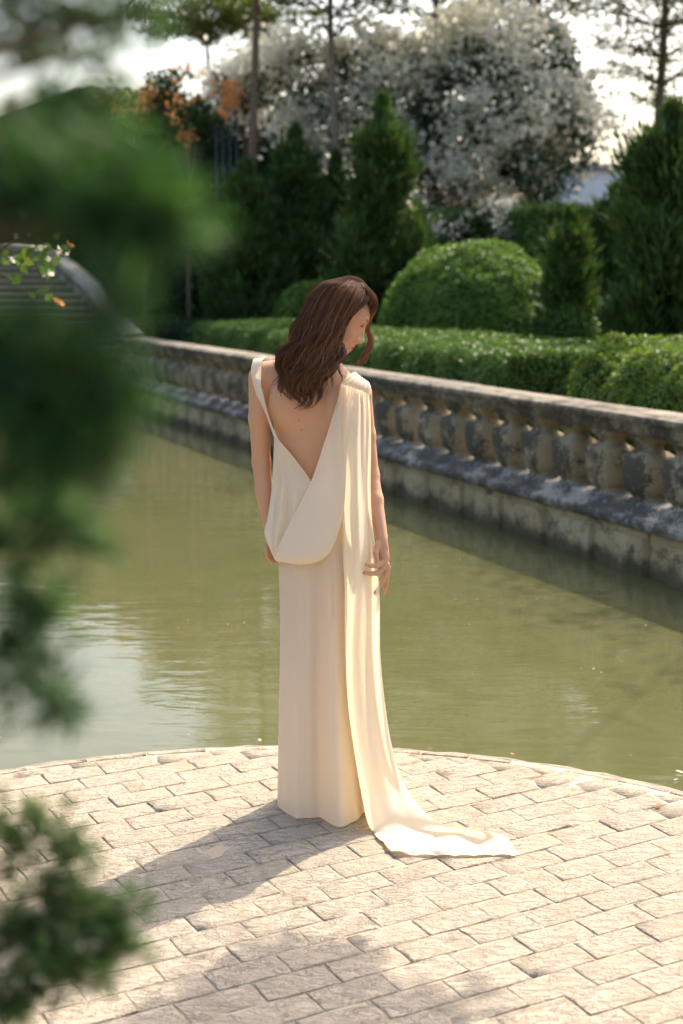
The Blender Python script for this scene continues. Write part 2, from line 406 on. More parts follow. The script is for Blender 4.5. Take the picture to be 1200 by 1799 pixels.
for j in range(-60, 60):
    for i in range(-40, 40):
        c = PC + e1 * ((i + (.5 if j % 2 else 0) + (.08 * math.sin(j * 5.1))) * BL) + e2 * (j * BW)
        if abs(c[0] - PC[0]) > PR + .2 or c[1] > PC[1] + PR + .2 or c[1] < -.5: continue
        d3 = np.array([c[0], c[1], 0]) - cO; dep = d3 @ cF
        vis = 0
        if dep > .5:
            px = 600 + FPX * d3[0] / dep; py = 899.5 - FPX * (d3 @ cU) / dep
            vis = 1 if (-60 < px < 1260 and 1200 < py < 1850) else 0
        cand.append((c, vis, dep if dep > .5 else 99))
cand.sort(key=lambda q: (-q[1], q[2]))
rest = MB(); nb_ = 0
for c, vis, dep in cand:
    hl, hw = (BL - GAP) / 2, (BW - GAP) / 2
    rect = [c + e1 * sx * hl + e2 * sy * hw for sx, sy in ((-1, -1), (1, -1), (1, 1), (-1, 1))]
    inside = all((np.linalg.norm(p_ - PC) < PR - .050) if p_[1] > PC[1] else abs(p_[0] - PC[0]) < PR - .050 for p_ in rect)
    if not inside:
        cp = clip_circle(rect) if c[1] > PC[1] - .3 else None
        if cp is None: continue
        A = cp.mean(0); k = len(cp)
        ze = -.002 - .003 * rng.random(k)
        if np.abs(np.cross(cp - A, np.roll(cp, -1, 0) - A)).sum() / 2 < .0012: continue
        V = np.vstack([np.c_[cp, ze], np.c_[cp, np.full(k, -.02)], [[A[0], A[1], .001]]])
        F4 = np.array([[i, k + i, k + (i + 1) % k, (i + 1) % k] for i in range(k)]); F3 = np.array([[i, (i + 1) % k, 2 * k] for i in range(k)])
        if vis and nb_ < 300: mesh_np('paving_stone', V, [F4, F3], M['paver'], plat); nb_ += 1
        else: rest.add(V, F4, F3)
        continue
    if vis and nb_ < 300:
        o = obj('paving_stone', variants[int(rng.integers(14))], plat); nb_ += 1
        o.location = (c[0], c[1], rng.normal() * .0007)
        o.rotation_euler = (rng.normal() * .005, rng.normal() * .004, ang + (math.pi if rng.random() < .5 else 0) + rng.normal() * .008)
    else:
        me = variants[int(rng.integers(14))]; V = np.empty(len(me.vertices) * 3, np.float32); me.vertices.foreach_get('co', V); V = V.reshape(-1, 3)
        W = np.c_[c + V[:, :1] * e1 + V[:, 1:2] * e2, V[:, 2]]
        F4 = np.array([p_.vertices[:] for p_ in me.polygons]); rest.add(W, F4)
a_ = math.radians(20)
while a_ < math.radians(165):                          # edging stones along the rim
    d_ = rng.uniform(.15, .24) / PR; k = 5; aa = np.linspace(a_ + .002, a_ + d_ - .002, k); mb = MB(); zt0 = rng.normal() * .0015
    r0 = PR - .046; r1 = PR - .012 + rng.normal() * .002
    V = np.array([[(PC[0] + r_ * math.cos(q), PC[1] + r_ * math.sin(q), z_ + (zt0 + rng.normal() * .001 if z_ > -.01 else 0)) for r_, z_ in ((r0, -.03), (r0, -.002), (r0 + .004, 0), (r1 - .005, -.001), (r1, -.005), (r1, -.03))] for q in aa])
    mb.add(V.reshape(-1, 3), gridfaces(k, 6), None); mb.F4.append(np.array([[0, 1, 4, 5], [1, 2, 3, 4]])); mb.F4.append(np.array([[5, 4, 1, 0], [4, 3, 2, 1]]) + (k - 1) * 6)
    mb.build('edging_stone', M['paver'], plat); a_ += d_
if rest.n: tag(rest.build('paving_beyond', M['paver'], plat), kind='stuff')

# ------------------------------------------------------------------ balustrade
bal = empty('balustrade')
tag(bal, 'long weathered stone balustrade with square vase balusters standing over the pond', 'balustrade')
S0, S1 = -4.0, 22.4
def extrude(profile, s0, s1, step=.35, jitter=.0015):
    """profile: list of (off, z) closed; extruded along the wall"""
    ss = np.linspace(s0, s1, int((s1 - s0) / step) + 1); k = len(profile)
    V = np.array([[wall(s, o + rng.normal() * jitter, z + rng.normal() * jitter) for o, z in profile] for s in ss])
    mb = MB(); mb.add(V.reshape(-1, 3), gridfaces(len(ss), k, True))
    mb.F4.append(np.zeros((0, 4), int))
    n = len(ss)
    mb.F3.append(np.array([[0, a, a + 1] for a in range(1, k - 1)])); mb.F3.append(np.array([[0, a + 1, a] for a in range(1, k - 1)]) + (n - 1) * k)
    return mb
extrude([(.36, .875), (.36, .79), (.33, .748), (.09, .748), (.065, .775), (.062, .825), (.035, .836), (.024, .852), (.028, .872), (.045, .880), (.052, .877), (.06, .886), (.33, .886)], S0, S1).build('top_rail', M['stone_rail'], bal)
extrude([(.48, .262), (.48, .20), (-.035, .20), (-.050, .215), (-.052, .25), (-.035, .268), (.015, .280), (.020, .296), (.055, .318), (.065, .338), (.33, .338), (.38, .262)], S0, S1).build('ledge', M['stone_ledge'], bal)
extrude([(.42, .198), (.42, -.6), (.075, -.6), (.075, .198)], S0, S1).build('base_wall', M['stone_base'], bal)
# base blocks with a raised panel, one every 0.6 m
def block_mesh():
    L = .574; mb = MB()
    def bx(x0, x1, z0, z1, o0, o1):
        ch = .006
        V = []; 
        for (ox, ins) in ((o1, 0), (o0 + ch, 0), (o0, ch)):
            V += [(x0 + ins, ox, z0 + ins), (x1 - ins, ox, z0 + ins), (x1 - ins, ox, z1 - ins), (x0 + ins, ox, z1 - ins)]
        V = np.array(V); F = [[0, 1, 5, 4], [1, 2, 6, 5], [2, 3, 7, 6], [3, 0, 4, 7], [4, 5, 9, 8], [5, 6, 10, 9], [6, 7, 11, 10], [7, 4, 8, 11], [8, 9, 10, 11]]
        mb.add(V, F)
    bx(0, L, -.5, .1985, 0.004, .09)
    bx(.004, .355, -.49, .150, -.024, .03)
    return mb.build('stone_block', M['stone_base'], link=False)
bme = block_mesh()
rotw = np.array([[w_dir[0], w_dir[1], 0], [-w_nrm[0], -w_nrm[1], 0], [0, 0, 1.0]])    # local x along wall, y behind
angw = math.atan2(w_dir[1], w_dir[0])
from mathutils import Matrix
def place_on_wall(o, s, off, z, jz=0.0):
    p = wall(s, off, z)
    mat_ = Matrix(((w_dir[0], -w_nrm[0], 0, p[0]), (w_dir[1], -w_nrm[1], 0, p[1]), (0, 0, 1, p[2]), (0, 0, 0, 1)))
    o.matrix_world = mat_ @ Matrix.Rotation(jz, 4, 'Z')
s_ref = np.linalg.norm(np.array([1.84, 8.46]) - w_org) - .005
k0 = int((S0 - s_ref) / .6); 
for k in range(k0 + 1, int((S1 - s_ref) / .6)):
    s = s_ref + k * .6
    o = obj('stone_block', bme, bal); place_on_wall(o, s, rng.normal() * .002, 0)
def baluster_mesh(seed):
    r = np.random.default_rng(seed)
    prof = [(.334, .085), (.348, .085), (.352, .070), (.372, .082), (.40, .103), (.44, .114), (.50, .122), (.56, .125), (.606, .126), (.622, .118), (.640, .088), (.650, .072), (.662, .066), (.676, .064), (.692, .074), (.708, .088), (.722, .096), (.726, .100), (.750, .100)]
    rings = []
    for z, h in prof:
        c = min(.012, h * .2); h2 = h * (1 + r.normal() * .012)
        rings.append([(h2, -h2 + c, z), (h2, h2 - c, z), (h2 - c, h2, z), (-h2 + c, h2, z), (-h2, h2 - c, z), (-h2, -h2 + c, z), (-h2 + c, -h2, z), (h2 - c, -h2, z)])
    V = np.array(rings) + r.normal(size=(len(prof), 8, 3)) * .0018
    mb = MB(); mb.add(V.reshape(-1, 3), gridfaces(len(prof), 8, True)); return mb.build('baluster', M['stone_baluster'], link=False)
bvars = [baluster_mesh(i) for i in range(5)]
sb = np.linalg.norm(np.array([1.73, 8.71]) - w_org)
for k in range(int((S0 - sb) / .42), int((S1 - .2 - sb) / .42) + 1):
    o = obj('baluster', bvars[k % 5], bal); place_on_wall(o, sb + k * .42, .195, 0, rng.normal() * .02)

# ------------------------------------------------------------------ stepped bridge at the far left
br = empty('stepped_bridge'); tag(br, 'arched stone bridge with wide steps and pale curved coping beyond the pond', 'bridge')
cp_ = crspline([at(*q) for q in ((236, 592, 20.4), (205, 560, 21.0), (182, 530, 21.6), (160, 502, 22.2), (132, 476, 22.9), (98, 452, 23.8), (58, 437, 25.0), (5, 431, 26.6), (-70, 436, 28.6))], 60)
sec = np.array([(-.15, -.07), (.13, -.07), (.15, .0), (.12, .05), (-.13, .05), (-.16, .0)])
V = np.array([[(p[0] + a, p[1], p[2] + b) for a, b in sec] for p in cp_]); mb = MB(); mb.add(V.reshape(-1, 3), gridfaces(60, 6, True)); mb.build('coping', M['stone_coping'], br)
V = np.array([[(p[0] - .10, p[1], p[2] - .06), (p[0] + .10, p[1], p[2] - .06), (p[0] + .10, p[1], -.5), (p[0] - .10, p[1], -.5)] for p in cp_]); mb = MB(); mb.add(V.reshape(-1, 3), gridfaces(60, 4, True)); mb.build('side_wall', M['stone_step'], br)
zs_ = np.arange(cp_[0, 2] - .15, cp_[:, 2].max() - .16, .105); iz = np.argmax(cp_[:, 2])
for z in zs_:                                        # wide treads rising away from the pond
    k = int(np.argmin(abs(cp_[:iz, 2] - .18 - z))); p = cp_[k]; x1_ = p[0] - .11; x0_ = x1_ - 4.2; y0_ = p[1]; mb = MB()
    V = np.array([(x0_, y0_ + .05, z - .16), (x1_, y0_ + .05, z - .16), (x1_, y0_ + .05, z - .035), (x0_, y0_ + .05, z - .035), (x0_, y0_, z - .034), (x1_, y0_, z - .034), (x1_, y0_, z), (x0_, y0_, z), (x1_, y0_ + 1.6, z), (x0_, y0_ + 1.6, z)])
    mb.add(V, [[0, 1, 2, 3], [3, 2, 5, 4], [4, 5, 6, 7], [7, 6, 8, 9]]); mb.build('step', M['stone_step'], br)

# ------------------------------------------------------------------ far pale building
bu = empty('far_building'); tag(bu, 'low pale building seen small beyond the white flowering vine at right', 'building')
c0 = at(1105, 300, 48); mb = MB(); mb.box((c0[0] + 2, 51, c0[2] / 2 - .1), (4.5, 3, c0[2] / 2 + .1)); mb.build('wall', M['render'], bu)
mb = MB(); mb.box((c0[0] + 2, 51, c0[2] + .12), (4.7, 3.2, .1)); mb.build('roof', M['roofing'], bu)
for i in range(4):
    mb = MB(); mb.box((c0[0] - 1.2 + i * 1.9, 47.99, c0[2] - 1.6), (.5, .03, .55)); w_ = mb.build('window', M['window_glass'], bu)
    mb = MB(); mb.box((c0[0] - 1.2 + i * 1.9, 47.97, c0[2] - 2.2), (.58, .06, .04)); mb.build('sill', M['render'], w_)

#SECTION-PLANTS
# ------------------------------------------------------------------ foliage tools
def leaves_mesh(P_, N_, size, aspect=.5, tilt=.8, r=None, droop=0.0, jit=.35):
    """one bent rhombus per point: returns V,F,rnd"""
    r = r or rng; n = len(P_)
    nrm = unit(N_ + r.normal(size=(n, 3)) * tilt)
    ax = unit(np.cross(nrm, r.normal(size=(n, 3)))); ax[:, 2] -= droop; ax = unit(ax)
    sd = unit(np.cross(nrm, ax)); nn = np.cross(ax, sd)
    s = (size * (1 + jit * r.uniform(-1, 1, n)))[:, None]
    V = np.stack([P_, P_ + ax * s * .5 + sd * s * aspect * .5 + nn * s * .10, P_ + ax * s, P_ + ax * s * .5 - sd * s * aspect * .5 + nn * s * .10], 1)
    F = np.arange(n * 4).reshape(n, 4)
    return V.reshape(-1, 3), F, np.repeat(np.clip(r.normal(.5, .22, n), 0, 1), 4)
def blades_mesh(P_, D_, length, width, r=None, jit=.4):
    r = r or rng; n = len(P_); D_ = unit(D_)
    sd = unit(np.cross(D_, r.normal(size=(n, 3)))); L = (length * (1 + jit * r.uniform(-1, 1, n)))[:, None]
    V = np.stack([P_ - sd * width * .3, P_ + D_ * L * .45 + sd * width * .5, P_ + D_ * L, P_ + D_ * L * .45 - sd * width * .5], 1)
    return V.reshape(-1, 3), np.arange(n * 4).reshape(n, 4), np.repeat(np.clip(r.normal(.45, .25, n), 0, 1), 4)
def sample_mesh(V, F, n, r=None):
    r = r or rng; a, b, c, d = (V[F[:, i]] for i in range(4))
    ar = np.linalg.norm(np.cross(c - a, d - b), axis=1) / 2; idx = r.choice(len(F), n, p=ar / ar.sum())
    u, v = r.random((2, n, 1)); p = (a[idx] * (1 - u) + b[idx] * u) * (1 - v) + (d[idx] * (1 - u) + c[idx] * u) * v
    nn = unit(np.cross((c - a)[idx], (d - b)[idx])); return p, nn, ar.sum()
def clipped_shape(name, label, cat, V, F, mat, size, density, lumps=.03, group=None, core=True, r=None):
    """a clipped bush: inner twig body plus a coat of leaves"""
    V = np.asarray(V, float)
    root = empty(name); tag(root, label, cat, group)
    c = V.mean(0); p, n, area = sample_mesh(V, F, 10)
    flip = -1 if ((p - c) * n).sum() < 0 else 1
    N = int(area * density)
    p, n, _ = sample_mesh(V, F, N, r); n = n * np.where(((p - c) * n).sum(1, keepdims=True) < 0, -1, 1)
    p = p + n * (vnoise(p * 2.2, 3)[:, None] * lumps + vnoise(p * 7, 5)[:, None] * lumps * .5 + (rng.random((N, 1)) - .75) * size * 1.2)
    v, f, rnd = leaves_mesh(p - n * size * .3, n, size, .55, .75)
    tag(mesh_np('foliage', v, f, mat, root, attrs={'rnd': rnd}), kind='stuff')
    fn = np.cross(V[F[:, 2]] - V[F[:, 0]], V[F[:, 3]] - V[F[:, 1]]); fc = V[F].mean(1); fn = fn * np.where(((fc - c) * fn).sum(1, keepdims=True) < 0, -1, 1)
    vn_ = np.zeros_like(V)
    for a in range(4): np.add.at(vn_, F[:, a], fn)
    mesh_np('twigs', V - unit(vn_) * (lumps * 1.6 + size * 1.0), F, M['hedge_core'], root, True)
    return root
def path_hedge(pts, half, z0, z1, nseg=30, bulge=.08, round_=.12):
    """hedge along a ground path with rounded shoulders"""
    pts = np.asarray(pts, float); q = crspline(np.c_[pts, np.zeros(len(pts))], nseg)[:, :2]
    T = unit(np.gradient(q, axis=0)); Nn = np.c_[-T[:, 1], T[:, 0]]
    prof = [(-half - bulge * .3, z0), (-half - bulge, (z0 + z1) * .55), (-half, z1 - round_), (-half + round_ * .4, z1 - round_ * .3), (-half + round_, z1), (0, z1 + bulge * .4), (half - round_, z1), (half - round_ * .4, z1 - round_ * .3), (half, z1 - round_), (half + bulge, (z0 + z1) * .55), (half + bulge * .3, z0)]
    V = np.array([[(c[0] + n[0] * o, c[1] + n[1] * o, z) for o, z in prof] for c, n in zip(q, Nn)]); k = len(prof)
    F = gridfaces(nseg, k)
    Vl = V.reshape(-1, 3).tolist(); F = F.tolist()
    for e in (0, nseg - 1):                                    # end caps as fans of quads
        base = e * k
        for a in range(5):
            qd = [base + a, base + a + 1, base + k - 2 - a, base + k - 1 - a]; F.append(qd if e else qd[::-1])
    return np.array(Vl), np.array(F)
def dome(c, rx, ry, z0, z1, n=24, m=14, p=.75):
    V = []
    for i in range(m):
        t_ = i / (m - 1); z = z0 + (z1 - z0) * math.sin(t_ * math.pi / 2); rr = max(.02, math.cos(t_ * math.pi / 2) ** p)
        for j in range(n):
            a = 2 * math.pi * j / n; V.append((c[0] + rx * rr * math.cos(a), c[1] + ry * rr * math.sin(a), z))
    return np.array(V), gridfaces(m, n, True)

GZ = .26
# clipped hedges
h1 = [wall(s, o, 0)[:2] for s, o in ((23.0, 2.4), (19.5, 2.25), (16, 2.2), (13.0, 2.2))]
V, F = path_hedge(h1, 1.05, GZ, 1.06, 44, .06)
clipped_shape('clipped_hedge', 'long low clipped hedge running behind the balustrade and the woman', 'hedge', V, F, M['hedge'], .036, 4200, .03)
h2 = [wall(s, o, 0)[:2] for s, o in ((11.2, 1.42), (8.8, 1.5), (5.5, 1.6), (3.0, 1.7))]
V, F = path_hedge(h2, .72, GZ, 1.21, 28, .08, .2)
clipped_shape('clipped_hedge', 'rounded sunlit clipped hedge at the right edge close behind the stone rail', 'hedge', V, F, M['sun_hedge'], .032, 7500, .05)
h3 = [wall(s, o, 0)[:2] for s, o in ((29.5, 2.5), (27, 2.3), (24.3, 2.4))]
V, F = path_hedge(h3, .7, GZ, .98, 14, .05)
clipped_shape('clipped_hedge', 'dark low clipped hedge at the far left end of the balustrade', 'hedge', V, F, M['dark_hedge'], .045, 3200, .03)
a0 = at(860, 400, 23.5); a1 = at(730, 400, 25); a2 = at(1000, 400, 22)
V, F = path_hedge([a1[:2], a0[:2], a2[:2]], .8, GZ, a0[2] + .25, 20, .08)
clipped_shape('clipped_hedge', 'clipped hedge rising just behind the domed green topiary', 'hedge', V, F, M['hedge'], .06, 2000, .06)
a0 = at(1115, 545, 16.5)
V, F = path_hedge([(a0[0] - .8, 17.4), (a0[0] + .5, 16.5), (a0[0] + 2.2, 15.6)], .5, GZ, 1.45, 14, .06)
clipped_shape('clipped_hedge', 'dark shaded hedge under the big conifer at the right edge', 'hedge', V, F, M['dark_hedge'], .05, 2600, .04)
# domes
YD = 19.2; c = at(830, 560, YD); V, F = dome((c[0], YD), 1.34, 1.2, .7, at(828, 424, YD)[2], p=.9)
V2, F2 = dome((c[0], YD), 1.34, 1.2, .7, at(828, 424, YD)[2], p=.9); sk = V2[:24].copy(); sk[:, 2] = GZ; F = np.vstack([F, np.array([[len(V) + i, len(V) + (i + 1) % 24, (i + 1) % 24, i] for i in range(24)])]); V = np.vstack([V, sk])
clipped_shape('domed_topiary', 'large domed bright green topiary bush between two conifers', 'topiary', V, F, M['topiary'], .045, 4200, .05)
c = at(455, 500, 23.5); V, F = dome((c[0], 23.5), .46, .46, GZ, at(455, 466, 23.5)[2], 16, 10, .6)
clipped_shape('small_topiary', 'small pale green rounded bush left of the woman\'s hair', 'topiary', V, F, M['topiary'], .055, 2600, .06)
c = at(560, 520, 22.5); V, F = dome((c[0], 22.5), .85, .6, GZ, at(560, 494, 22.5)[2], 18, 10, .6)
clipped_shape('small_topiary', 'low rounded green bush directly behind the woman\'s head', 'topiary', V, F, M['topiary'], .05, 2600, .04)
c = at(1010, 575, 15.6); V, F = dome((c[0], 15.6), .34, .34, GZ, at(1010, 535, 15.6)[2], 16, 10, .6)
clipped_shape('small_topiary', 'small rounded bush at the foot of the slim right-hand conifer', 'topiary', V, F, M['hedge'], .04, 3500, .04)

# conifers
def conifer(label, px, py_top, Y, width_px, mat=None, n=5200, flare=.62, seed=0, blade=.16, base_z=GZ, wid=.030, lean=0.0):
    r = np.random.default_rng(seed); top = at(px, py_top, Y); H = top[2] - base_z; R = width_px / 2 / FPX * Y; x0 = top[0]
    root = empty('conifer'); tag(root, label, 'tree', 'conifers behind the balustrade')
    mb = MB(); zz = np.linspace(base_z - .05, base_z + H * .93, 10); mb.tube(np.c_[x0 + .03 * np.sin(zz * 2) + lean * (zz - base_z), Y + .02 * np.cos(zz * 3), zz], np.linspace(.07, .012, 10), 8); mb.build('trunk', M['bark'], root, True)
    # limbs sweep up and out, each carries flame-shaped sprays
    nl = 80; lim = MB(); P_, D_ = [], []
    for k in range(nl):
        u = (k + r.random()) / nl; z = base_z + H * (.03 + .80 * u); a = r.random() * 6.283
        rad = R * (np.clip(1 - (u - .12) * 1.0, .0, 1) ** flare) * (.50 + .68 * r.random()) * min(1, .6 + u * 3)
        rad = max(rad, .06)
        rise = rad * r.uniform(.7, 1.5)
        tip = np.array([x0 + lean * (z - base_z) + rad * math.cos(a), Y + rad * math.sin(a), z + rise])
        st_ = np.array([x0 + lean * (z - base_z), Y, z]); mid = (st_ + tip) / 2 + np.array([math.cos(a) * rad * .18, math.sin(a) * rad * .18, -.1 * rad])
        c_ = crspline([st_, mid, tip], 8); lim.tube(c_, np.linspace(.018, .004, 8), 4)
        m_ = int(n / nl)
        t_ = r.random(m_) ** .6; i = np.minimum((t_ * 7).astype(int), 6); base = c_[i] + (c_[i + 1] - c_[i]) * (t_ * 7 - i)[:, None]
        dd = unit(c_[i + 1] - c_[i])
        off = r.normal(size=(m_, 3)) * (.055 + .09 * R * (1 - t_[:, None] * .6))
        P_.append(base + off); D_.append(dd * .8 + np.array([0, 0, .75]) + unit(off) * .75 + r.normal(size=(m_, 3)) * .22)
    k = int(n * .12); zt = r.random(k); P_.append(np.c_[x0 + lean * H * (.6 + .38 * zt) + r.normal(size=k) * .10 * (1.05 - zt) * R / .4, Y + r.normal(size=k) * .10 * (1.05 - zt) * R / .4, base_z + H * (.62 + .36 * zt)]); D_.append(np.c_[r.normal(size=(k, 2)) * .35, np.ones(k)])
    lim.build('limbs', M['twig'], root)
    P_ = np.vstack(P_); D_ = np.vstack(D_)
    # every spray: three blades
    P3 = np.repeat(P_, 3, 0) + r.normal(size=(len(P_) * 3, 3)) * .018; D3 = np.repeat(unit(D_), 3, 0) + r.normal(size=(len(P_) * 3, 3)) * .28
    v, f, rnd = blades_mesh(P3, D3, blade, wid, r)
    tag(mesh_np('crown', v, f, mat or M['conifer'], root, attrs={'rnd': rnd}), kind='stuff')
    return root
conifer('tall pointed conifer in the middle, just right of the woman\'s head', 672, 168, 20.5, 165, n=9500, seed=1)
conifer('broad dark conifer left of the middle, behind the woman\'s hair', 520, 222, 24.0, 150, n=9000, seed=2)
conifer('shaggy conifer with pale tips beside the slender brown trunk', 432, 285, 23.4, 150, n=9000, seed=3)
conifer('narrow dark conifer squeezed between two broader ones', 590, 268, 24.6, 100, n=6000, seed=6)
conifer('slim low conifer against the right flank of the domed topiary', 1004, 368, 15.8, 80, n=5000, seed=4, blade=.12)
conifer('big dark conifer at the right edge of the picture', 1184, 188, 14.6, 190, n=15000, seed=5, flare=.45)
conifer('ragged short conifer half hidden left of the big right-edge conifer', 1085, 330, 18.5, 120, n=7000, seed=8)

# tall dark hedge wall on the left, rising to the right, and climbers on it
pts = [at(-1500, 300, 36)[:2], at(-700, 300, 34)[:2], at(-120, 300, 31)[:2], at(120, 300, 30)[:2], at(540, 300, 29)[:2]]
V, F = path_hedge(pts, 1.0, GZ, 3.0, 56, .1, .3)
zt = np.array([at(px_, py_, 29)[2] for px_, py_ in ((-120, 262), (30, 245), (140, 205), (240, 172), (330, 185), (540, 240))]); xt = np.array([-120, 30, 140, 240, 330, 540])
pxv = 600 + FPX * V[:, 0] / (V[:, 1] * math.cos(PITCH)); tgt = np.interp(pxv, xt, zt)
V[:, 2] = GZ + (V[:, 2] - GZ) / (3.0 - GZ) * (tgt - GZ)
clipped_shape('tall_hedge', 'tall dark green hedge wall sloping up behind the far bridge', 'hedge', V, F, M['dark_hedge'], .10, 900, .26)
# wall of dark leaves behind the conifers, under the climbers
pts = [at(330, 300, 27)[:2], at(560, 300, 26.6)[:2], at(700, 300, 26.4)[:2]]
V, F = path_hedge(pts, .7, GZ, at(500, 330, 26.6)[2], 20, .1, .2)
clipped_shape('dark_hedge', 'shadowy hedge behind the row of conifers at centre left', 'hedge', V, F, M['dark_hedge'], .065, 1500, .10)

def ellipsoid_pts(n, c, r, rr, shell=.0):
    d = unit(rr.normal(size=(n, 3))); s = (shell + (1 - shell) * rr.random((n, 1))) ** (1 / 3.0); return c + d * s * r, d
def climber(name, label, cat, lobes, nleaf, leafsize, flowers, fmat, fsize, seed, posts, lmat='vine', petals=60, cl_r=.12):
    """arching climber: stems, leaves through the volume and flower clusters on its skin"""
    r = np.random.default_rng(seed); root = empty(name); tag(root, label, cat)
    mb = MB()
    for (x0, y0), tip in posts: 
        c_ = crspline([(x0, y0, GZ - .05), ((x0 * .8 + tip[0] * .2), (y0 * .8 + tip[1] * .2), (GZ + tip[2]) * .55), tip], 12); mb.tube(c_, np.linspace(.06, .02, 12), 6)
        for q in range(5):
            e = tip + r.normal(size=3) * np.array([.7, .4, .5]); mb.tube(crspline([c_[7 + q % 4], (c_[9] + e) / 2 + r.normal(size=3) * .15, e], 7), np.linspace(.022, .006, 7), 4)
    mb.build('stems', M['bark'], root, True)
    vol = np.array([np.prod(rad) for _, rad, *_ in lobes]); vol = vol / vol.sum()
    P_, D_ = [], []
    for (c_, rad, *dens), w in zip(lobes, vol):
        k = int(nleaf * w * (dens[0] if dens else 1)); p, d = ellipsoid_pts(k, np.array(c_), np.array(rad), r, .25); keep = vnoise(p * 1.6, seed) > -.30; P_.append(p[keep]); D_.append(d[keep])
    P_ = np.vstack(P_); D_ = np.vstack(D_)
    v, f, rnd = leaves_mesh(P_, D_ + np.array([0, 0, .4]), leafsize, .6, .8, r, .3); tag(mesh_np('leaves', v, f, M[lmat], root, attrs={'rnd': rnd}), kind='stuff')
    fp = []
    for (c_, rad, *_), w in zip(lobes, vol):
        for q in range(max(1, int(flowers * w ** .7 / (vol ** .7).sum()))):
            d = unit(r.normal(size=3) + np.array([0, -.8, .4])); cc = np.array(c_) + d * np.array(rad) * r.uniform(.92, 1.12)
            bg_ = 2.0 if r.random() < .30 else .75; k = int(petals * r.uniform(.6, 1.2) * bg_ ** 2); sz = cl_r * bg_ * r.uniform(.8, 1.2); fp.append(cc + r.normal(size=(k, 3)) * sz * np.array([1, 1, .8]))
    fp = np.vstack(fp); v, f, rnd = leaves_mesh(fp, r.normal(size=fp.shape) + np.array([0, -.3, .3]), fsize, .75, .6, r)
    tag(mesh_np('blossom', v, f, M[fmat], root, attrs={'rnd': rnd}), kind='stuff')
    return root
def L(px, py, Y, rx, ry, rz): Y = Y + 5.2; c_ = at(px, py, Y); k = Y / FPX; return (c_, (rx * k, ry, rz * k))
lobes = [L(880, 190, 20, 160, 1.0, 150), L(760, 170, 20.4, 150, .9, 120), L(640, 190, 20.8, 130, .7, 80, ), L(930, 110, 19.8, 90, .8, 80), L(820, 90, 20.2, 110, .7, 60), L(700, 110, 20.4, 120, .7, 50), L(540, 150, 21, 110, .6, 60), L(590, 210, 21, 90, .5, 70), L(560, 100, 21, 70, .5, 35), L(830, 290, 20.2, 170, .8, 90), L(960, 260, 19.6, 90, .8, 110), L(760, 320, 20.6, 80, .6, 70)]
climber('flowering_vine', 'great white flowering climber arching over the conifers', 'flowering vine', lobes, 36000, .10, 230, 'white_flower', .115, 11,
        [((at(880, 400, 25.2)[0], 25.2), at(880, 150, 25.2)), ((at(760, 400, 25.6)[0], 25.6), at(740, 150, 25.6)), ((at(960, 400, 24.9)[0], 24.9), at(950, 150, 24.9)), ((at(640, 400, 26.2)[0], 26.2), at(620, 160, 26.0))], petals=52, cl_r=.115)
lobes = [L(330, 190, 20.6, 65, .6, 60), L(245, 205, 21.2, 70, .6, 48), L(375, 185, 20.4, 35, .4, 60), L(300, 150, 20.8, 50, .5, 30)]
climber('flowering_vine', 'orange flowering climber on the tall hedge at upper left', 'flowering vine', lobes, 5200, .10, 44, 'orange_flower', .075, 12,
        [((at(330, 400, 25.8)[0], 25.8), at(330, 180, 25.8)), ((at(250, 400, 26.4)[0], 26.4), at(250, 200, 26.4))], petals=14, cl_r=.055)
lobes = [L(430, 160, 22, 50, .5, 40), L(470, 120, 22.2, 50, .5, 35), L(400, 150, 22.4, 40, .5, 30)]
climber('flowering_vine', 'pale cream flowering climber behind the slender brown trunk', 'flowering vine', lobes, 2600, .10, 60, 'white_flower', .10, 13,
        [((at(430, 400, 27.2)[0], 27.2), at(430, 160, 27.2))], petals=40, cl_r=.12)
lobes = [L(900, 400, 17.2, 130, .4, 45), L(960, 450, 16.8, 60, .4, 50)]
climber('flowering_shrub', 'low shrub dotted with small white flowers behind the domed topiary', 'shrub', lobes, 6000, .075, 40, 'white_flower', .045, 14,
        [((at(900, 500, 22.4)[0], 22.4), at(900, 400, 22.4)), ((at(960, 520, 22.0)[0], 22.0), at(960, 440, 22.0))], petals=26, cl_r=.05)

# slender upright posts of a trellis
tr = empty('trellis'); tag(tr, 'thin dark metal trellis under the orange climber', 'trellis')
for i, px in enumerate((380, 392, 404, 416)):
    c = at(px, 300, 25.4); mb = MB(); mb.tube([(c[0], 25.4, GZ - .05), (c[0], 25.4, at(px, 205, 25.4)[2])], .022, 6); mb.build('post', M['metal'], tr)
for z in (1.2, 2.4, 3.6):
    mb = MB(); a = at(380, 300, 25.4)[0]; b = at(416, 300, 25.4)[0]; mb.tube([(a, 25.4, z), (b, 25.4, z)], .016, 6); mb.build('crossbar', M['metal'], tr)

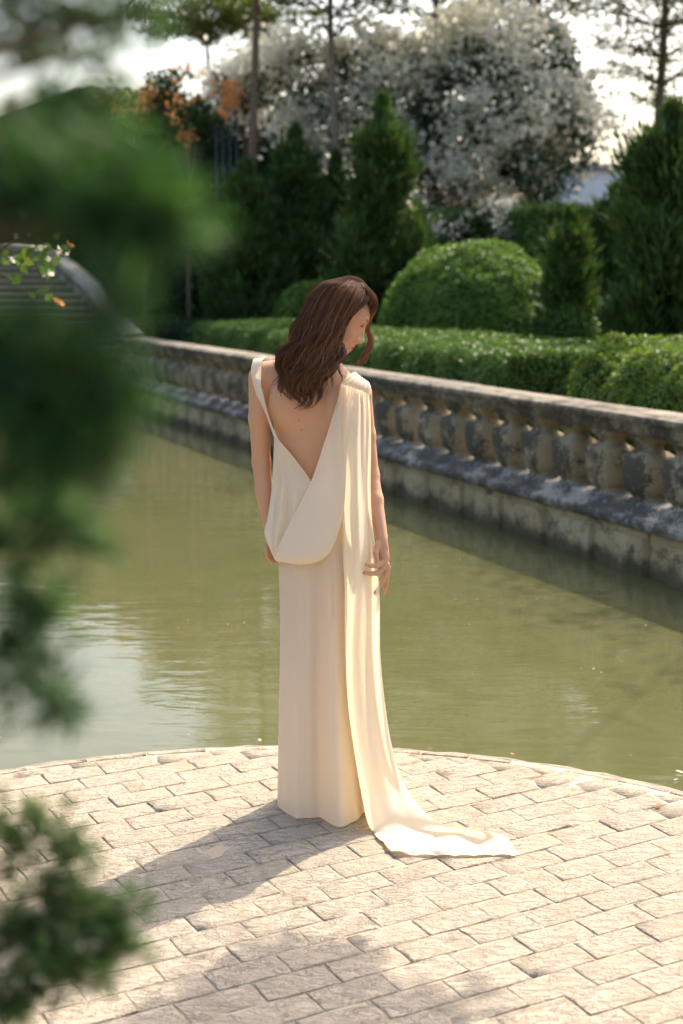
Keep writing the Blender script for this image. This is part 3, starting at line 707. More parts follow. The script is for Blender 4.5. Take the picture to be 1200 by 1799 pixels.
# tall trees with tiered branches
def tiered_tree(label, px, Y, base_z, tiers, trunk_r, height, seed, bark='bark_grey', leaf=.10, nleaf=9000, lean=0.0):
    """tiers: list of (z, radius, density)"""
    r = np.random.default_rng(seed); x0 = at(px, 100, Y)[0]; root = empty('tall_tree'); tag(root, label, 'tree', 'tall trees behind the garden')
    zz = np.linspace(base_z - .05, height, 14); xs = x0 + lean * (zz - 4) + .05 * np.sin(zz * .9 + seed); mb = MB(); mb.tube(np.c_[xs, Y + .04 * np.cos(zz), zz], np.linspace(trunk_r, trunk_r * .35, 14), 9); mb.build('trunk', M[bark], root, True)
    lim = MB(); P_ = []
    tw = sum(q[1] ** 2 * q[2] for q in tiers)
    for z, R, dn in tiers:
        xc = x0 + lean * (z - 4)
        nb = max(5, int(5 + R * 2)); pts = []
        for b in range(nb):
            a = b / nb * 6.283 + r.uniform(-.3, .3); R2 = R * r.uniform(.7, 1.1)
            c_ = crspline([(xc, Y, z - .25), (xc + R2 * .5 * math.cos(a), Y + R2 * .5 * math.sin(a), z + .02), (xc + R2 * math.cos(a), Y + R2 * math.sin(a), z + r.uniform(-.15, .15))], 9)
            lim.tube(c_, np.linspace(trunk_r * .22, .005, 9), 5); pts.append(c_)
            for q in range(5):
                s_ = c_[3 + q % 5]; e = s_ + np.array([math.cos(a + (q - 2) * .6), math.sin(a + (q - 2) * .6), .05]) * R2 * .33; lim.tube([s_, (s_ + e) / 2 + r.normal(size=3) * .03, e], np.linspace(.010, .003, 3), 4); pts.append(crspline([s_, (s_ + e) / 2, e], 5))
        k = int(nleaf * R ** 2 * dn / tw); al = np.vstack(pts); i = r.integers(len(al), size=k)
        P_.append(al[i] + r.normal(size=(k, 3)) * np.array([.16, .16, .07]) * (.5 + .3 * R))
    lim.build('limbs', M[bark], root, True)
    P_ = np.vstack(P_); v, f, rnd = leaves_mesh(P_, np.tile([0, 0, 1.0], (len(P_), 1)), leaf, .5, .7, r, .2)
    tag(mesh_np('crown', v, f, M['tree'], root, attrs={'rnd': rnd}), kind='stuff'); return root
def zt_(py, Y): return at(600, py, Y)[2]
tiered_tree('slender brown-trunked tree rising beside the white climber at left', 445, 24.6, GZ, [(zt_(-60, 24.6), 1.6, 1), (zt_(-150, 24.6), 2.0, 1.3), (zt_(-230, 24.6), 1.6, 1)], .105, zt_(-250, 24.6), 21, 'bark', nleaf=7000)
tiered_tree('small flat-crowned tree at upper left behind the orange flowers', 365, 36, GZ, [(zt_(52, 36), 1.6, 1.0), (zt_(30, 36), 2.0, 1.3), (zt_(-10, 36), 1.7, 1)], .09, zt_(-30, 36), 22, leaf=.13, nleaf=6500)
tiered_tree('thin leaning pale-stemmed tree right of the slender brown trunk', 468, 38, GZ, [(zt_(45, 38), 1.0, .5), (zt_(20, 38), 1.3, .7), (zt_(-40, 38), 2.1, 1), (zt_(-110, 38), 2.1, 1.2)], .08, zt_(-160, 38), 23, leaf=.13, nleaf=6500, lean=.03)
tiered_tree('straight tree with drooping twigs above the middle of the white climber', 585, 25.0, GZ, [(zt_(40, 25.0), .7, .25), (zt_(2, 25.0), 1.3, .5), (zt_(-70, 25.0), 2.3, 1.3), (zt_(-160, 25.0), 2.5, 1.6), (zt_(-260, 25.0), 2.2, 1.6), (zt_(-350, 25.0), 1.6, 1.2)], .085, zt_(-380, 25.0), 24, leaf=.11, nleaf=17000)
tiered_tree('tree with leafy low boughs at top centre right of the middle', 765, 30, GZ, [(zt_(10, 30), 1.9, .7), (zt_(-60, 30), 2.8, 1.3), (zt_(-150, 30), 3.2, 1.6), (zt_(-250, 30), 2.8, 1.6), (zt_(-360, 30), 2.0, 1.2)], .10, zt_(-400, 30), 25, leaf=.13, nleaf=17000)
tiered_tree('straight grey-trunked tree behind the peak of the white climber', 940, 31, GZ, [(zt_(12, 31), 1.5, .5), (zt_(-40, 31), 2.5, 1), (zt_(-130, 31), 3.2, 1.6), (zt_(-240, 31), 3.0, 1.6), (zt_(-350, 31), 2.3, 1.3)], .13, zt_(-400, 31), 26, leaf=.13, nleaf=17000)
tiered_tree('dark trunked tree with spreading tiers at the upper right corner', 1162, 27, GZ, [(zt_(170, 27), .9, .5), (zt_(125, 27), 1.3, .8), (zt_(78, 27), 1.5, .8), (zt_(25, 27), 1.6, .8), (zt_(-40, 27), 2.6, 1.2), (zt_(-130, 27), 3.0, 1.5), (zt_(-240, 27), 2.8, 1.5), (zt_(-340, 27), 2.0, 1.2)], .12, zt_(-370, 27), 27, leaf=.10, nleaf=24000)
tiered_tree('broad tree standing out to the right behind the big conifer', 1440, 27, GZ, [(zt_(60, 27), 2.0, 1), (zt_(-40, 27), 2.8, 1.2), (zt_(-140, 27), 3.0, 1.4), (zt_(-260, 27), 2.6, 1.4), (zt_(-360, 27), 2.2, 1.2)], .13, zt_(-400, 27), 28, leaf=.12, nleaf=14000)

#SECTION-NEAR
# overhanging shade tree at the right, out of the picture, whose bough shades the paving
ov = empty('shade_tree'); tag(ov, 'broad shade tree beyond the wall at right whose bough dapples the paving', 'tree')
mb = MB(); tk = crspline([(7.0, 14.6, GZ - .1), (6.9, 14.5, 2.4), (6.4, 14.0, 4.8), (5.8, 13.4, 6.4)], 14); mb.tube(tk, np.linspace(.20, .09, 14), 10); mb.build('trunk', M['bark_grey'], ov, True)
lim = MB(); P_ = []
rr = np.random.default_rng(31)
def shade_target(px, py, z):
    g0 = onz(px, py, 0); return g0 + np.array(sdir) / sdir[2] * z
tg = [(shade_target(460, 1740, 3.5), .085, 420), (shade_target(540, 1705, 3.6), .07, 230), (shade_target(400, 1795, 3.4), .085, 300), (shade_target(570, 1770, 3.5), .08, 230), (shade_target(745, 1790, 3.6), .06, 130), (shade_target(480, 1820, 3.5), .10, 300)]
hub = shade_target(500, 1740, 4.1); main = crspline([tk[9], (tk[10] + hub) / 2 + np.array([0, 0, .5]), hub], 14); lim.tube(main, np.linspace(.009, .004, 14), 6)
for q, s_, k in tg:
    lim.tube(crspline([hub, (hub + q) / 2 + np.array([.02, 0, .05]), q], 6), np.linspace(.005, .002, 6), 5)
    P_.append(q + rr.normal(size=(k, 3)) * s_)
for k in range(30):                                   # canopy whose shade falls along the balustrade
    s_ = 6.5 + 8.5 * k / 29 + rr.normal() * .2; w_ = wall(s_, .2 + rr.normal() * .35, .88); z_ = 5.6 + .5 * rr.random()
    e = w_ + np.array(sdir) / sdir[2] * (z_ - .88); lim.tube(crspline([tk[9 + k % 4], (tk[12] + e) / 2 + np.array([0, 0, .3]), e], 8), np.linspace(.016, .004, 8), 5); P_.append(e + rr.normal(size=(95, 3)) * np.array([.26, .26, .12]))
lim.build('limbs', M['bark_grey'], ov, True)
P_ = np.vstack(P_); v, f, rnd = leaves_mesh(P_, np.tile([0, 0, 1.0], (len(P_), 1)), .075, .55, .8, rr, .2); tag(mesh_np('crown', v, f, M['tree'], ov, attrs={'rnd': rnd}), kind='stuff')

# foreground cypress at the left, close to the lens
def near_conifer(label, trunk_xy, trunk_h, clumps, seed, blade=.022, wid=.0035, name='near_cypress', trunk_r=.022, mat='front'):
    r = np.random.default_rng(seed); root = empty(name); tag(root, label, 'tree')
    tx, ty = trunk_xy; mb = MB(); z = np.linspace(-.01, trunk_h, 12); tp = np.c_[tx + .02 * np.sin(z * 3), ty + .02 * np.cos(z * 2), z]; mb.tube(tp, np.linspace(trunk_r, .006, 12), 8); mb.build('trunk', M['bark'], root, True)
    lim = MB(); P_, D_ = [], []
    for px, py, Y, rx, ry, n in clumps:
        c_ = at(px, py, Y); k = Y / FPX; rad = np.array([rx * k, (rx + ry) / 2 * k * .7, ry * k])
        i = int(np.argmin(abs(z - (c_[2] - .12)))); s_ = tp[i]
        stem = crspline([s_, (s_ + c_) / 2 + np.array([0, 0, -.02]), c_], 9); lim.tube(stem, np.linspace(.004, .0016, 9), 5)
        nb = max(6, int(n / 22))
        for b in range(nb):                       # branchlets fan out inside the clump, each lined with needles
            e = c_ + unit(r.normal(size=3)) * rad * (1.25 * r.random() ** .45); st_ = c_ + (e - c_) * r.uniform(.1, .55) + r.normal(size=3) * rad * .22
            dr = unit(e - st_ + np.array([0, 0, -.25]) * np.linalg.norm(e - st_)); bl = crspline([st_, (st_ + e) / 2 + r.normal(size=3) * rad * .1, e], 6); lim.tube(bl, np.linspace(.0012, .0005, 6), 3)
            m_ = int(n / nb); t_ = r.random(m_) * 5; j = np.minimum(t_.astype(int), 4); p = bl[j] + (bl[j + 1] - bl[j]) * (t_ - j)[:, None]
            P_.append(p + r.normal(size=(m_, 3)) * .0022); D_.append(dr * .9 + r.normal(size=(m_, 3)) * .75)
    lim.build('branches', M['twig'], root, True)
    v, f, rnd = blades_mesh(np.vstack(P_), np.vstack(D_), blade, wid, r); tag(mesh_np('foliage', v, f, M[mat], root, attrs={'rnd': rnd}), kind='stuff'); return root
near_conifer('blurred dark green cypress filling the upper left foreground', (-.62, .74), 2.35,
  [(40, 10, .95, 137, 57, 269), (170, 15, .95, 125, 45, 209), (260, 10, .95, 68, 28, 59), (30, 75, 1.0, 102, 45, 68), (150, 90, 1.0, 114, 50, 71), (215, 60, 1.0, 57, 57, 46), (40, 200, 1.05, 86, 48, 63), (150, 215, 1.05, 86, 43, 73), (195, 545, .72, 37, 43, 77), (45, 575, .72, 64, 32, 126), (170, 180, .95, 97, 43, 216), (90, 215, .9, 97, 37, 187), (90, 160, 1.05, 125, 45, 25),
   (190, 250, .75, 114, 39, 89), (90, 290, .75, 90, 45, 125), (230, 320, .74, 97, 62, 254), (260, 385, .72, 85, 62, 299), (170, 380, .72, 102, 57, 269), (60, 365, .74, 79, 45, 149), (320, 350, .74, 33, 57, 46), (120, 330, .74, 102, 50, 193),
   (225, 520, .68, 31, 50, 65), (60, 640, .68, 85, 68, 269), (150, 640, .68, 79, 73, 239), (90, 730, .68, 108, 79, 359), (185, 720, .68, 57, 85, 167), (60, 810, .68, 79, 57, 179), (150, 805, .68, 68, 45, 113), (20, 590, .68, 45, 45, 77)], 41)
near_conifer('blurred cypress boughs hanging down over the pond at the left edge', (-.60, .98), 1.95,
  [(100, 890, .88, 77, 49, 178), (30, 950, .88, 49, 55, 178), (120, 955, .88, 66, 38, 85), (50, 1050, .9, 49, 66, 170), (20, 1130, .9, 38, 77, 153), (95, 1150, .92, 38, 49, 80), (108, 1235, .92, 30, 60, 140), (25, 1200, .92, 33, 44, 55), (110, 1050, .92, 33, 44, 38)], 42, trunk_r=.018)
near_conifer('blurred feathery cypress bush in the lower left corner', (-.62, 1.36), 1.22,
  [(50, 1420, 1.35, 69, 46, 243), (30, 1490, 1.35, 69, 57, 392), (130, 1470, 1.35, 57, 63, 317), (90, 1560, 1.35, 92, 46, 561), (160, 1610, 1.33, 86, 46, 860), (60, 1640, 1.33, 92, 57, 1048), (205, 1675, 1.33, 51, 34, 448), (110, 1710, 1.3, 103, 46, 897), (30, 1755, 1.3, 57, 51, 561), (235, 1600, 1.33, 28, 34, 93)], 43, .022, .0022, trunk_r=.015, mat='bush')

# flowering sprig that pokes out at the left, in better focus
spg = empty('flowering_sprig'); tag(spg, 'thin thorny sprig with small leaves and pale blossoms at the left edge', 'plant')
mb = MB(); rr = np.random.default_rng(50); YS = 3.0
stems = [[(-60, 425), (0, 440), (60, 446), (112, 452)], [(60, 446), (78, 490), (92, 525)], [(-40, 470), (5, 480), (30, 505)], [(112, 452), (80, 440), (70, 425)], [(0, 440), (40, 410), (48, 395)], [(-260, 900), (-200, 600), (-60, 425)], [(-200, 700), (-120, 520), (-40, 470)]]
for s_ in stems:
    mb.tube(crspline([at(x, y, YS) + rr.normal(size=3) * .003 for x, y in s_], 10), np.linspace(.0022, .0012, 10), 5)
base = at(-260, 900, YS); mb.tube([base, base + np.array([-.02, 0, -.6]), (base[0] - .05, YS, -.5)], [.003, .005, .007], 6)
mb.build('stem', M['twig'], spg, True)
lp = [(42, 395), (50, 405), (38, 420), (58, 440), (67, 430), (88, 428), (100, 420), (106, 425), (70, 455), (80, 455), (72, 470), (88, 475), (86, 490), (98, 515), (102, 520), (8, 455), (20, 450), (30, 462), (18, 470), (40, 462), (10, 480), (28, 490), (60, 520), (5, 430), (38, 480), (110, 440), (95, 435), (82, 440), (64, 522), (45, 455)]
for x, y in lp:
    v, f, rnd = leaves_mesh(np.array([at(x, y, YS)]) + rr.normal(size=(1, 3)) * .006, np.array([[0, -1, .4]]), .024 + .010 * rr.random(), .65, .5, rr); mesh_np('leaf', v, f, M['rose_leaf'], spg, attrs={'rnd': rnd})
for i, (x, y) in enumerate([(67, 437), (80, 434), (104, 440), (116, 440), (84, 452), (121, 432), (103, 530), (86, 480), (25, 457)]):
    k = 7; c_ = at(x, y, YS); v, f, rnd = leaves_mesh(np.tile(c_, (k, 1)) + rr.normal(size=(k, 3)) * .0025, rr.normal(size=(k, 3)), .011, .8, .4, rr); mesh_np('blossom', v, f, M['orange_flower' if i in (5, 6) else 'white_flower'], spg, attrs={'rnd': rnd})

#SECTION-PERSON
# ------------------------------------------------------------------ the woman
Y0 = 4.45
def PD(px, py, dy): return at(px, py, Y0 + dy)
person = empty('person')
tag(person, 'woman with long wavy brown hair in a backless cream gown, seen from behind', 'person')

# ---- body as a distance field, one continuous surface
VX = .0028
lo = np.array([-.36, 4.24, -.012]); hi = np.array([.24, 4.68, 1.72])
dims = np.ceil((hi - lo) / VX).astype(int); FLD = np.full(dims, .2, np.float32)
axs = [lo[k] + VX * np.arange(dims[k]) for k in range(3)]
def region(bl, bh):
    i0 = np.clip(np.floor((bl - lo) / VX).astype(int), 0, dims); i1 = np.clip(np.ceil((bh - lo) / VX).astype(int) + 1, 0, dims)
    sl_ = tuple(slice(a, b) for a, b in zip(i0, i1)); return sl_, [axs[k][sl_[k]].astype(np.float32) for k in range(3)]
def apply(sl_, d, k, sub=False):
    cur = FLD[sl_]
    if sub: d = -d; h = np.clip(.5 - .5 * (cur - d) / k, 0, 1); FLD[sl_] = cur * (1 - h) + d * h + k * h * (1 - h)
    else:
        h = np.clip(.5 + .5 * (d - cur) / k, 0, 1); FLD[sl_] = d * (1 - h) + cur * h - k * h * (1 - h)
def ell(c, r, k=.02, R=None, sub=False):
    c = np.asarray(c, float); r = np.asarray(r, float); m_ = r.max() + k + .012
    sl_, (x, y, z) = region(c - m_, c + m_)
    if 0 in [len(x), len(y), len(z)]: return
    X = x[:, None, None] - c[0]; Yv = y[None, :, None] - c[1]; Z = z[None, None] - c[2]
    if R is not None:
        R = np.asarray(R); X, Yv, Z = (X * R[i, 0] + Yv * R[i, 1] + Z * R[i, 2] for i in range(3))
    k0 = np.sqrt((X / r[0]) ** 2 + (Yv / r[1]) ** 2 + (Z / r[2]) ** 2); k1 = np.sqrt((X / r[0] ** 2) ** 2 + (Yv / r[1] ** 2) ** 2 + (Z / r[2] ** 2) ** 2) + 1e-6
    apply(sl_, (k0 * (k0 - 1) / k1).astype(np.float32), k, sub)
def cap(a, b, ra, rb, k=.015, sub=False):
    a = np.asarray(a, float); b = np.asarray(b, float); m_ = max(ra, rb) + k + .01
    sl_, (x, y, z) = region(np.minimum(a, b) - m_, np.maximum(a, b) + m_)
    if 0 in [len(x), len(y), len(z)]: return
    ba = b - a; L2 = ba @ ba; X = x[:, None, None] - a[0]; Yv = y[None, :, None] - a[1]; Z = z[None, None] - a[2]
    h = np.clip((X * ba[0] + Yv * ba[1] + Z * ba[2]) / L2, 0, 1)
    d = np.sqrt((X - h * ba[0]) ** 2 + (Yv - h * ba[1]) ** 2 + (Z - h * ba[2]) ** 2) - (ra + (rb - ra) * h)
    apply(sl_, d.astype(np.float32), k, sub)
def chain(pts, rad, k=.012):
    for i in range(len(pts) - 1): cap(pts[i], pts[i + 1], rad[i], rad[i + 1], k)
# torso
ell(PD(553, 712, .0), (.140, .088, .120), .02)
ell(PD(549, 778, .0), (.122, .084, .13), .04)
ell(PD(550, 850, .0), (.112, .080, .11), .04)
ell(PD(568, 950, .0), (.145, .100, .13), .05)
ell(PD(545, 985, -.03), (.082, .078, .09), .04); ell(PD(602, 985, -.03), (.082, .078, .09), .04)
cap(PD(566, 652, -.012), PD(470, 660, .0), .048, .046, .03); cap(PD(566, 655, -.012), PD(628, 690, .0), .048, .042, .03)
ell(PD(502, 708, -.064), (.050, .028, .066), .045); ell(PD(598, 716, -.064), (.046, .028, .060), .045)
cap(PD(562, 690, -.106), PD(549, 860, -.094), .010, .010, .028, True)
# neck and head
hf = np.array([math.cos(math.radians(28)) * math.cos(math.radians(9)), math.cos(math.radians(28)) * math.sin(math.radians(9)), -math.sin(math.radians(28))])
hu = np.array([0, 0, 1.0]) - hf * hf[2]; hu = unit(hu); hl = np.cross(hu, hf)
HR = np.stack([hf, hl, hu]); hO = PD(591, 550, .005)
def HL(x, y, z): return hO + x * hf + y * hl + z * hu
cap(PD(566, 662, -.01), HL(-.028, 0, -.06), .054, .050, .03)
cap(HL(-.02, 0, -.10), HL(.02, 0, -.075), .040, .040, .02)
ell(HL(-.002, 0, .022), (.085, .070, .070), .01, HR)
ell(HL(.034, 0, -.028), (.053, .057, .082), .03, HR)
ell(HL(.060, 0, .030), (.034, .055, .045), .03, HR)
for s_ in (-1, 1):
    cap(HL(-.005, s_ * .052, -.052), HL(.062, s_ * .014, -.099), .016, .013, .025)
    ell(HL(.054, s_ * .038, -.038), (.022, .018, .022), .02, HR)
    ell(HL(.094, s_ * .030, .000), (.013, .017, .010), .012, HR, True)
    ell(HL(.0765, s_ * .0305, -.001), (.0125, .0125, .0125), .003, HR)
    cap(HL(.083, s_ * .020, .0035), HL(.078, s_ * .044, .001), .0042, .0035, .004)
    cap(HL(.092, s_ * .012, .019), HL(.080, s_ * .046, .020), .0065, .005, .012)
    ell(HL(.096, s_ * .0105, -.046), (.009, .007, .007), .007, HR)
    ell(HL(-.012, s_ * .076, -.010), (.020, .007, .031), .008, HR)
cap(HL(.080, 0, .010), HL(.088, 0, -.042), .011, .016, .012)
cap(HL(.090, 0, .012), HL(.1085, 0, -.036), .0065, .0075, .010)
ell(HL(.1085, 0, -.040), (.0095, .0095, .0085), .006, HR)
ell(HL(.070, 0, -.099), (.017, .017, .015), .015, HR)
ell(HL(.078, 0, -.072), (.018, .024, .020), .015, HR)
cap(HL(.0925, -.013, -.0665), HL(.0925, .013, -.0665), .0055, .0055, .005); cap(HL(.090, 0, -.078), HL(.090, .011, -.0775), .0062, .005, .005); cap(HL(.090, 0, -.078), HL(.090, -.011, -.0775), .0062, .005, .005)
cap(HL(.100, -.016, -.0722), HL(.100, .016, -.0722), .0022, .0022, .003, True)
# her left arm
chain([PD(460, 664, .0), PD(456, 735, .0), PD(459, 812, .012), PD(464, 862, .0), PD(474, 928, -.02)], [.042, .0335, .0285, .0275, .0185])
ell(PD(475, 948, -.028), (.017, .024, .040), .012)
for k_, (a, b, c_) in enumerate([((468, 962, -.05), (470, 978, -.056), (478, 987, -.052)), ((473, 966, -.040), (477, 983, -.045), (486, 987, -.042)), ((478, 968, -.026), (483, 984, -.030), (491, 985, -.028)), ((482, 966, -.014), (487, 979, -.016), (493, 978, -.016))]):
    chain([PD(*a), PD(*b), PD(*c_)], [.0085, .0078, .0066], .004)
chain([PD(480, 940, -.05), PD(487, 956, -.058), PD(490, 968, -.058)], [.009, .0085, .007], .005)
# her right arm
chain([PD(630, 694, .0), PD(641, 765, .0), PD(650, 835, -.01), PD(658, 878, -.045), PD(671, 944, -.105)], [.041, .033, .0285, .0265, .0185])
ell(PD(672, 966, -.118), (.0205, .014, .034), .014)
ell(PD(675, 980, -.125), (.0165, .013, .022), .010)
chain([PD(676, 986, -.132), PD(662, 994, -.150), PD(651, 994, -.160), PD(643, 991.5, -.163)], [.0092, .0078, .0068, .0058], .004)
chain([PD(680, 992, -.130), PD(665, 1007, -.148), PD(651, 1008, -.158), PD(640, 1006, -.163)], [.0092, .0080, .0070, .0058], .004)
chain([PD(682, 997, -.122), PD(675, 1015, -.132), PD(667, 1029, -.136), PD(659, 1041, -.138)], [.0088, .0077, .0068, .0058], .004)
chain([PD(682, 998, -.110), PD(680, 1017, -.112), PD(678, 1031, -.113), PD(675, 1044, -.114)], [.0078, .0068, .0058, .0050], .004)
chain([PD(664, 955, -.125), PD(660, 972, -.142), PD(663, 986, -.148)], [.0095, .0085, .0068], .005)
# legs and feet, under the gown
for (a, b, c_) in (((545, 1020, 0), (541, 1230, .02), (540, 1385, .03)), ((598, 1020, 0), (592, 1230, .02), (590, 1385, .03))):
    chain([PD(*a), PD(*b), PD(*c_)], [.078, .050, .033], .02); q = PD(*c_); cap(np.r_[q[:2], .035], np.r_[q[0] + .02, q[1] + .15, .028], .034, .024, .02)
# surface nets
def surface_nets(Fd):
    s = Fd < 0
    c8 = [s[a:s.shape[0] - 1 + a, b:s.shape[1] - 1 + b, c:s.shape[2] - 1 + c] for a in (0, 1) for b in (0, 1) for c in (0, 1)]
    cnt = np.zeros(c8[0].shape, np.uint8)
    for q in c8: cnt += q
    I = np.argwhere((cnt > 0) & (cnt < 8)); n = len(I)
    vals = {(a, b, c): Fd[I[:, 0] + a, I[:, 1] + b, I[:, 2] + c] for a in (0, 1) for b in (0, 1) for c in (0, 1)}
    acc = np.zeros((n, 3)); wt_ = np.zeros(n)
    ks = list(vals)
    for i in range(8):
        for j in range(i + 1, 8):
            A, B = ks[i], ks[j]
            if sum(abs(p - q) for p, q in zip(A, B)) != 1: continue
            va, vb = vals[A], vals[B]; m_ = (va < 0) != (vb < 0); t_ = np.where(m_, va / np.where(m_, va - vb, 1), 0)
            acc += np.where(m_[:, None], np.array(A) + (np.array(B) - np.array(A)) * t_[:, None], 0); wt_ += m_
    V = I + acc / wt_[:, None]
    idx = np.full(cnt.shape, -1, np.int32); idx[tuple(I.T)] = np.arange(n)
    Fs = []
    for ax in range(3):
        sh = [slice(1, -1)] * 3; sa = list(sh); sb_ = list(sh); sa[ax] = slice(0, -1); sb_[ax] = slice(1, None)
        sa = tuple(sa); sb_ = tuple(sb_); e = np.argwhere(s[sa] != s[sb_]); off = np.ones(3, int); off[ax] = 0; e = e + off
        u, v = [(1, 2), (2, 0), (0, 1)][ax]; eu = np.eye(3, dtype=int)[u]; ev = np.eye(3, dtype=int)[v]
        q = [idx[tuple((e - a * eu - b * ev).T)] for a, b in ((0, 0), (1, 0), (1, 1), (0, 1))]
        Q = np.stack(q, 1); inside = s[tuple(e.T)]; Q = np.where(inside[:, None], Q, Q[:, ::-1]); Fs.append(Q[(Q >= 0).all(1)])
    return V, np.vstack(Fs)
V, F = surface_nets(FLD); V = lo + V * VX
for it in range(2):                                   # light relaxation
    acc = np.zeros_like(V); cn_ = np.zeros(len(V))
    for a in range(4):
        np.add.at(acc, F[:, a], V[F[:, (a + 1) % 4]]); np.add.at(cn_, F[:, a], 1)
    V = V * .6 + .4 * acc / np.maximum(cn_, 1)[:, None]
loc = (V - hO) @ HR.T
tint = np.tile([.56, .30, .17], (len(V), 1))
def paint(mask, col): 
    global tint
    mask = np.clip(mask, 0, 1)[:, None]; tint = tint * (1 - mask) + np.array(col) * mask
ay = np.abs(loc[:, 1])
paint(.5 * smooth01(1 - np.hypot((loc[:, 0] - .07) / .05, (ay - .04) / .03) ) , (.62, .26, .19))
lipd = np.hypot((loc[:, 2] + .0725) / (.0128 * np.clip(1 - (ay / .021) ** 2, .05, 1)), 0)
paint(smooth01((1.15 - lipd) * 4) * (ay < .02) * (loc[:, 0] > .082), (.52, .06, .045))
paint(.85 * smooth01((1 - np.abs(loc[:, 2] - .0215 - .1 * (ay - .03)) / .0048) * 2) * (ay > .010) * (ay < .050) * (loc[:, 0] > .06), (.10, .05, .03))
paint(.9 * smooth01((1 - np.abs(loc[:, 2] - .0005) / .0052) * 2.5) * (ay > .017) * (ay < .047) * (loc[:, 0] > .07), (.035, .02, .015))
paint(.5 * smooth01((1 - np.hypot((loc[:, 2] - .006) / .008, (ay - .033) / .017)) * 2) * (loc[:, 0] > .06), (.33, .17, .11))
for a, b in (((641, 991, -.165), .008), ((638, 1006, -.165), .008), ((658, 1043, -.140), .008), ((674, 1046, -.115), .007)):
    d = np.linalg.norm(V - PD(*a), axis=1); paint(smooth01((1 - d / b) * 2), (.62, .27, .2))
for q in ((525, 739, -.09), (530, 756, -.09)):
    c_ = PD(*q); d = np.hypot(V[:, 0] - c_[0], V[:, 2] - c_[2]); paint(smooth01((1 - d / .0027) * 2) * (V[:, 1] < Y0), (.12, .05, .03))
body = mesh_np('body', V, F, M['skin'], person, True, {'tint': tint})
del FLD

# ---- gown
dress = empty('gown'); dress.parent = person; dress['label'] = 'backless cream satin gown with a draped train'
def cloth(name, G, parent=dress, wrap=False, smooth=True, flip=False):
    nv, nu, _ = G.shape; F = gridfaces(nv, nu, wrap); F = F[:, ::-1] if flip else F
    return mesh_np(name, G.reshape(-1, 3), F, M['satin'], parent, smooth)
# skirt: rings from waist to hem
rows = [(835, 487, 622, .100, .0), (880, 484, 638, .108, .0), (930, 485, 655, .122, -.005), (985, 489, 661, .130, -.005), (1040, 491, 663, .126, .0), (1120, 492, 664, .122, .0), (1220, 490, 668, .130, .0), (1310, 488, 674, .140, .0), (1380, 487, 680, .150, .0), (1425, 486.5, 685, .156, .0)]
nth = 220; th = np.linspace(0, 2 * np.pi, nth, endpoint=False)
rg = np.random.default_rng(60); folds = [(rg.uniform(-3.14, 0), rg.uniform(.10, .22), rg.uniform(-1, 1)) for _ in range(9)]
ringv = []
kk = np.linspace(0, 1, len(rows)); dense = np.linspace(0, 1, 90)
RW = np.array(rows, float); RI = np.stack([np.interp(dense, kk, RW[:, c_]) for c_ in range(5)], 1)
for c_ in range(5):                                     # soften the interpolation
    k_ = np.ones(7) / 7; RI[:, c_] = np.convolve(np.pad(RI[:, c_], 3, mode='edge'), k_, 'valid')
for i, (py, lx, rx, dep, oy) in enumerate(RI):
    t_ = i / 89.0; pl = PD(lx, py, oy); pr = PD(rx, py, oy); cx = (pl[0] + pr[0]) / 2; hw = (pr[0] - pl[0]) / 2; z = max(pl[2], .006)
    grow = 1.2 * smooth01((t_ - .08) / .80)
    c = np.cos(th); s_ = np.sin(th)
    amp = np.zeros(nth)
    for a0, w_, q in folds:
        dth = (th - (a0 % 6.283) + np.pi) % (2 * np.pi) - np.pi; amp += q * .006 * np.exp(-(dth / w_) ** 2)
    # the back panel: a deep soft groove at the centre-left, proud fold to its right
    xr = c
    back = (s_ < 0)
    amp += back * grow * (.046 * np.exp(-((xr - .17) / .24) ** 2) - .016 * np.exp(-((xr + .24) / .10) ** 2) - .050 * np.exp(-((xr - .56) / .10) ** 2) + .010 * np.exp(-((xr + .60) / .22) ** 2) - .012 * np.exp(-((xr + .90) / .10) ** 2))
    amp += back * .007 * smooth01(t_ * 3) * np.sin(10 * xr + 1.5 * t_ + .6)
    amp += .004 * grow * np.sin(9 * th + 2 * t_) + .003 * np.sin(17 * th + 1.3)* grow
    rad_x = hw + amp * .15; rad_y = dep + amp
    hem = 0
    if i == 89: hem = 0
    zz_ = np.full(nth, z) 
    if t_ > .93: zz_ = z - (t_ - .93) / .07 * (z - .006) * 1.0
    ringv.append(np.stack([cx + rad_x * c, Y0 + oy + rad_y * np.sign(s_) * np.abs(s_) ** .9, np.broadcast_to(zz_, nth)], 1))
skirt = cloth('skirt', np.array(ringv), wrap=True, flip=True)
# left bodice with hanging folds
G = crgrid([
  [PD(482, 752, -.055), PD(486, 768, -.070), PD(490, 778, -.080)],
  [PD(481, 790, -.050), PD(496, 796, -.086), PD(511, 800, -.096)],
  [PD(479, 830, -.045), PD(505, 836, -.095), PD(546, 846, -.106)],
  [PD(476, 870, -.050), PD(505, 875, -.108), PD(552, 880, -.116)],
  [PD(470, 910, -.075), PD(502, 915, -.120), PD(548, 915, -.124)],
  [PD(465, 936, -.095), PD(498, 945, -.130), PD(540, 945, -.132)],
  [PD(473, 962, -.105), PD(490, 972, -.134), PD(530, 975, -.136)],
  [PD(483, 984, -.100), PD(492, 988, -.128), PD(520, 990, -.132)]], 60, 90)
nv, nu = G.shape[:2]; u = np.linspace(0, 1, nu)[None]; v = np.linspace(0, 1, nv)[:, None]
rip = (.010 * np.exp(-((u - .34 + .05 * v) / .07) ** 2) - .008 * np.exp(-((u - .22) / .06) ** 2) + .007 * np.exp(-((u - .60 - .05 * v) / .06) ** 2) - .006 * np.exp(-((u - .48) / .05) ** 2)) * smooth01((v - .12) / .4) * smooth01((1.08 - v) / .2)
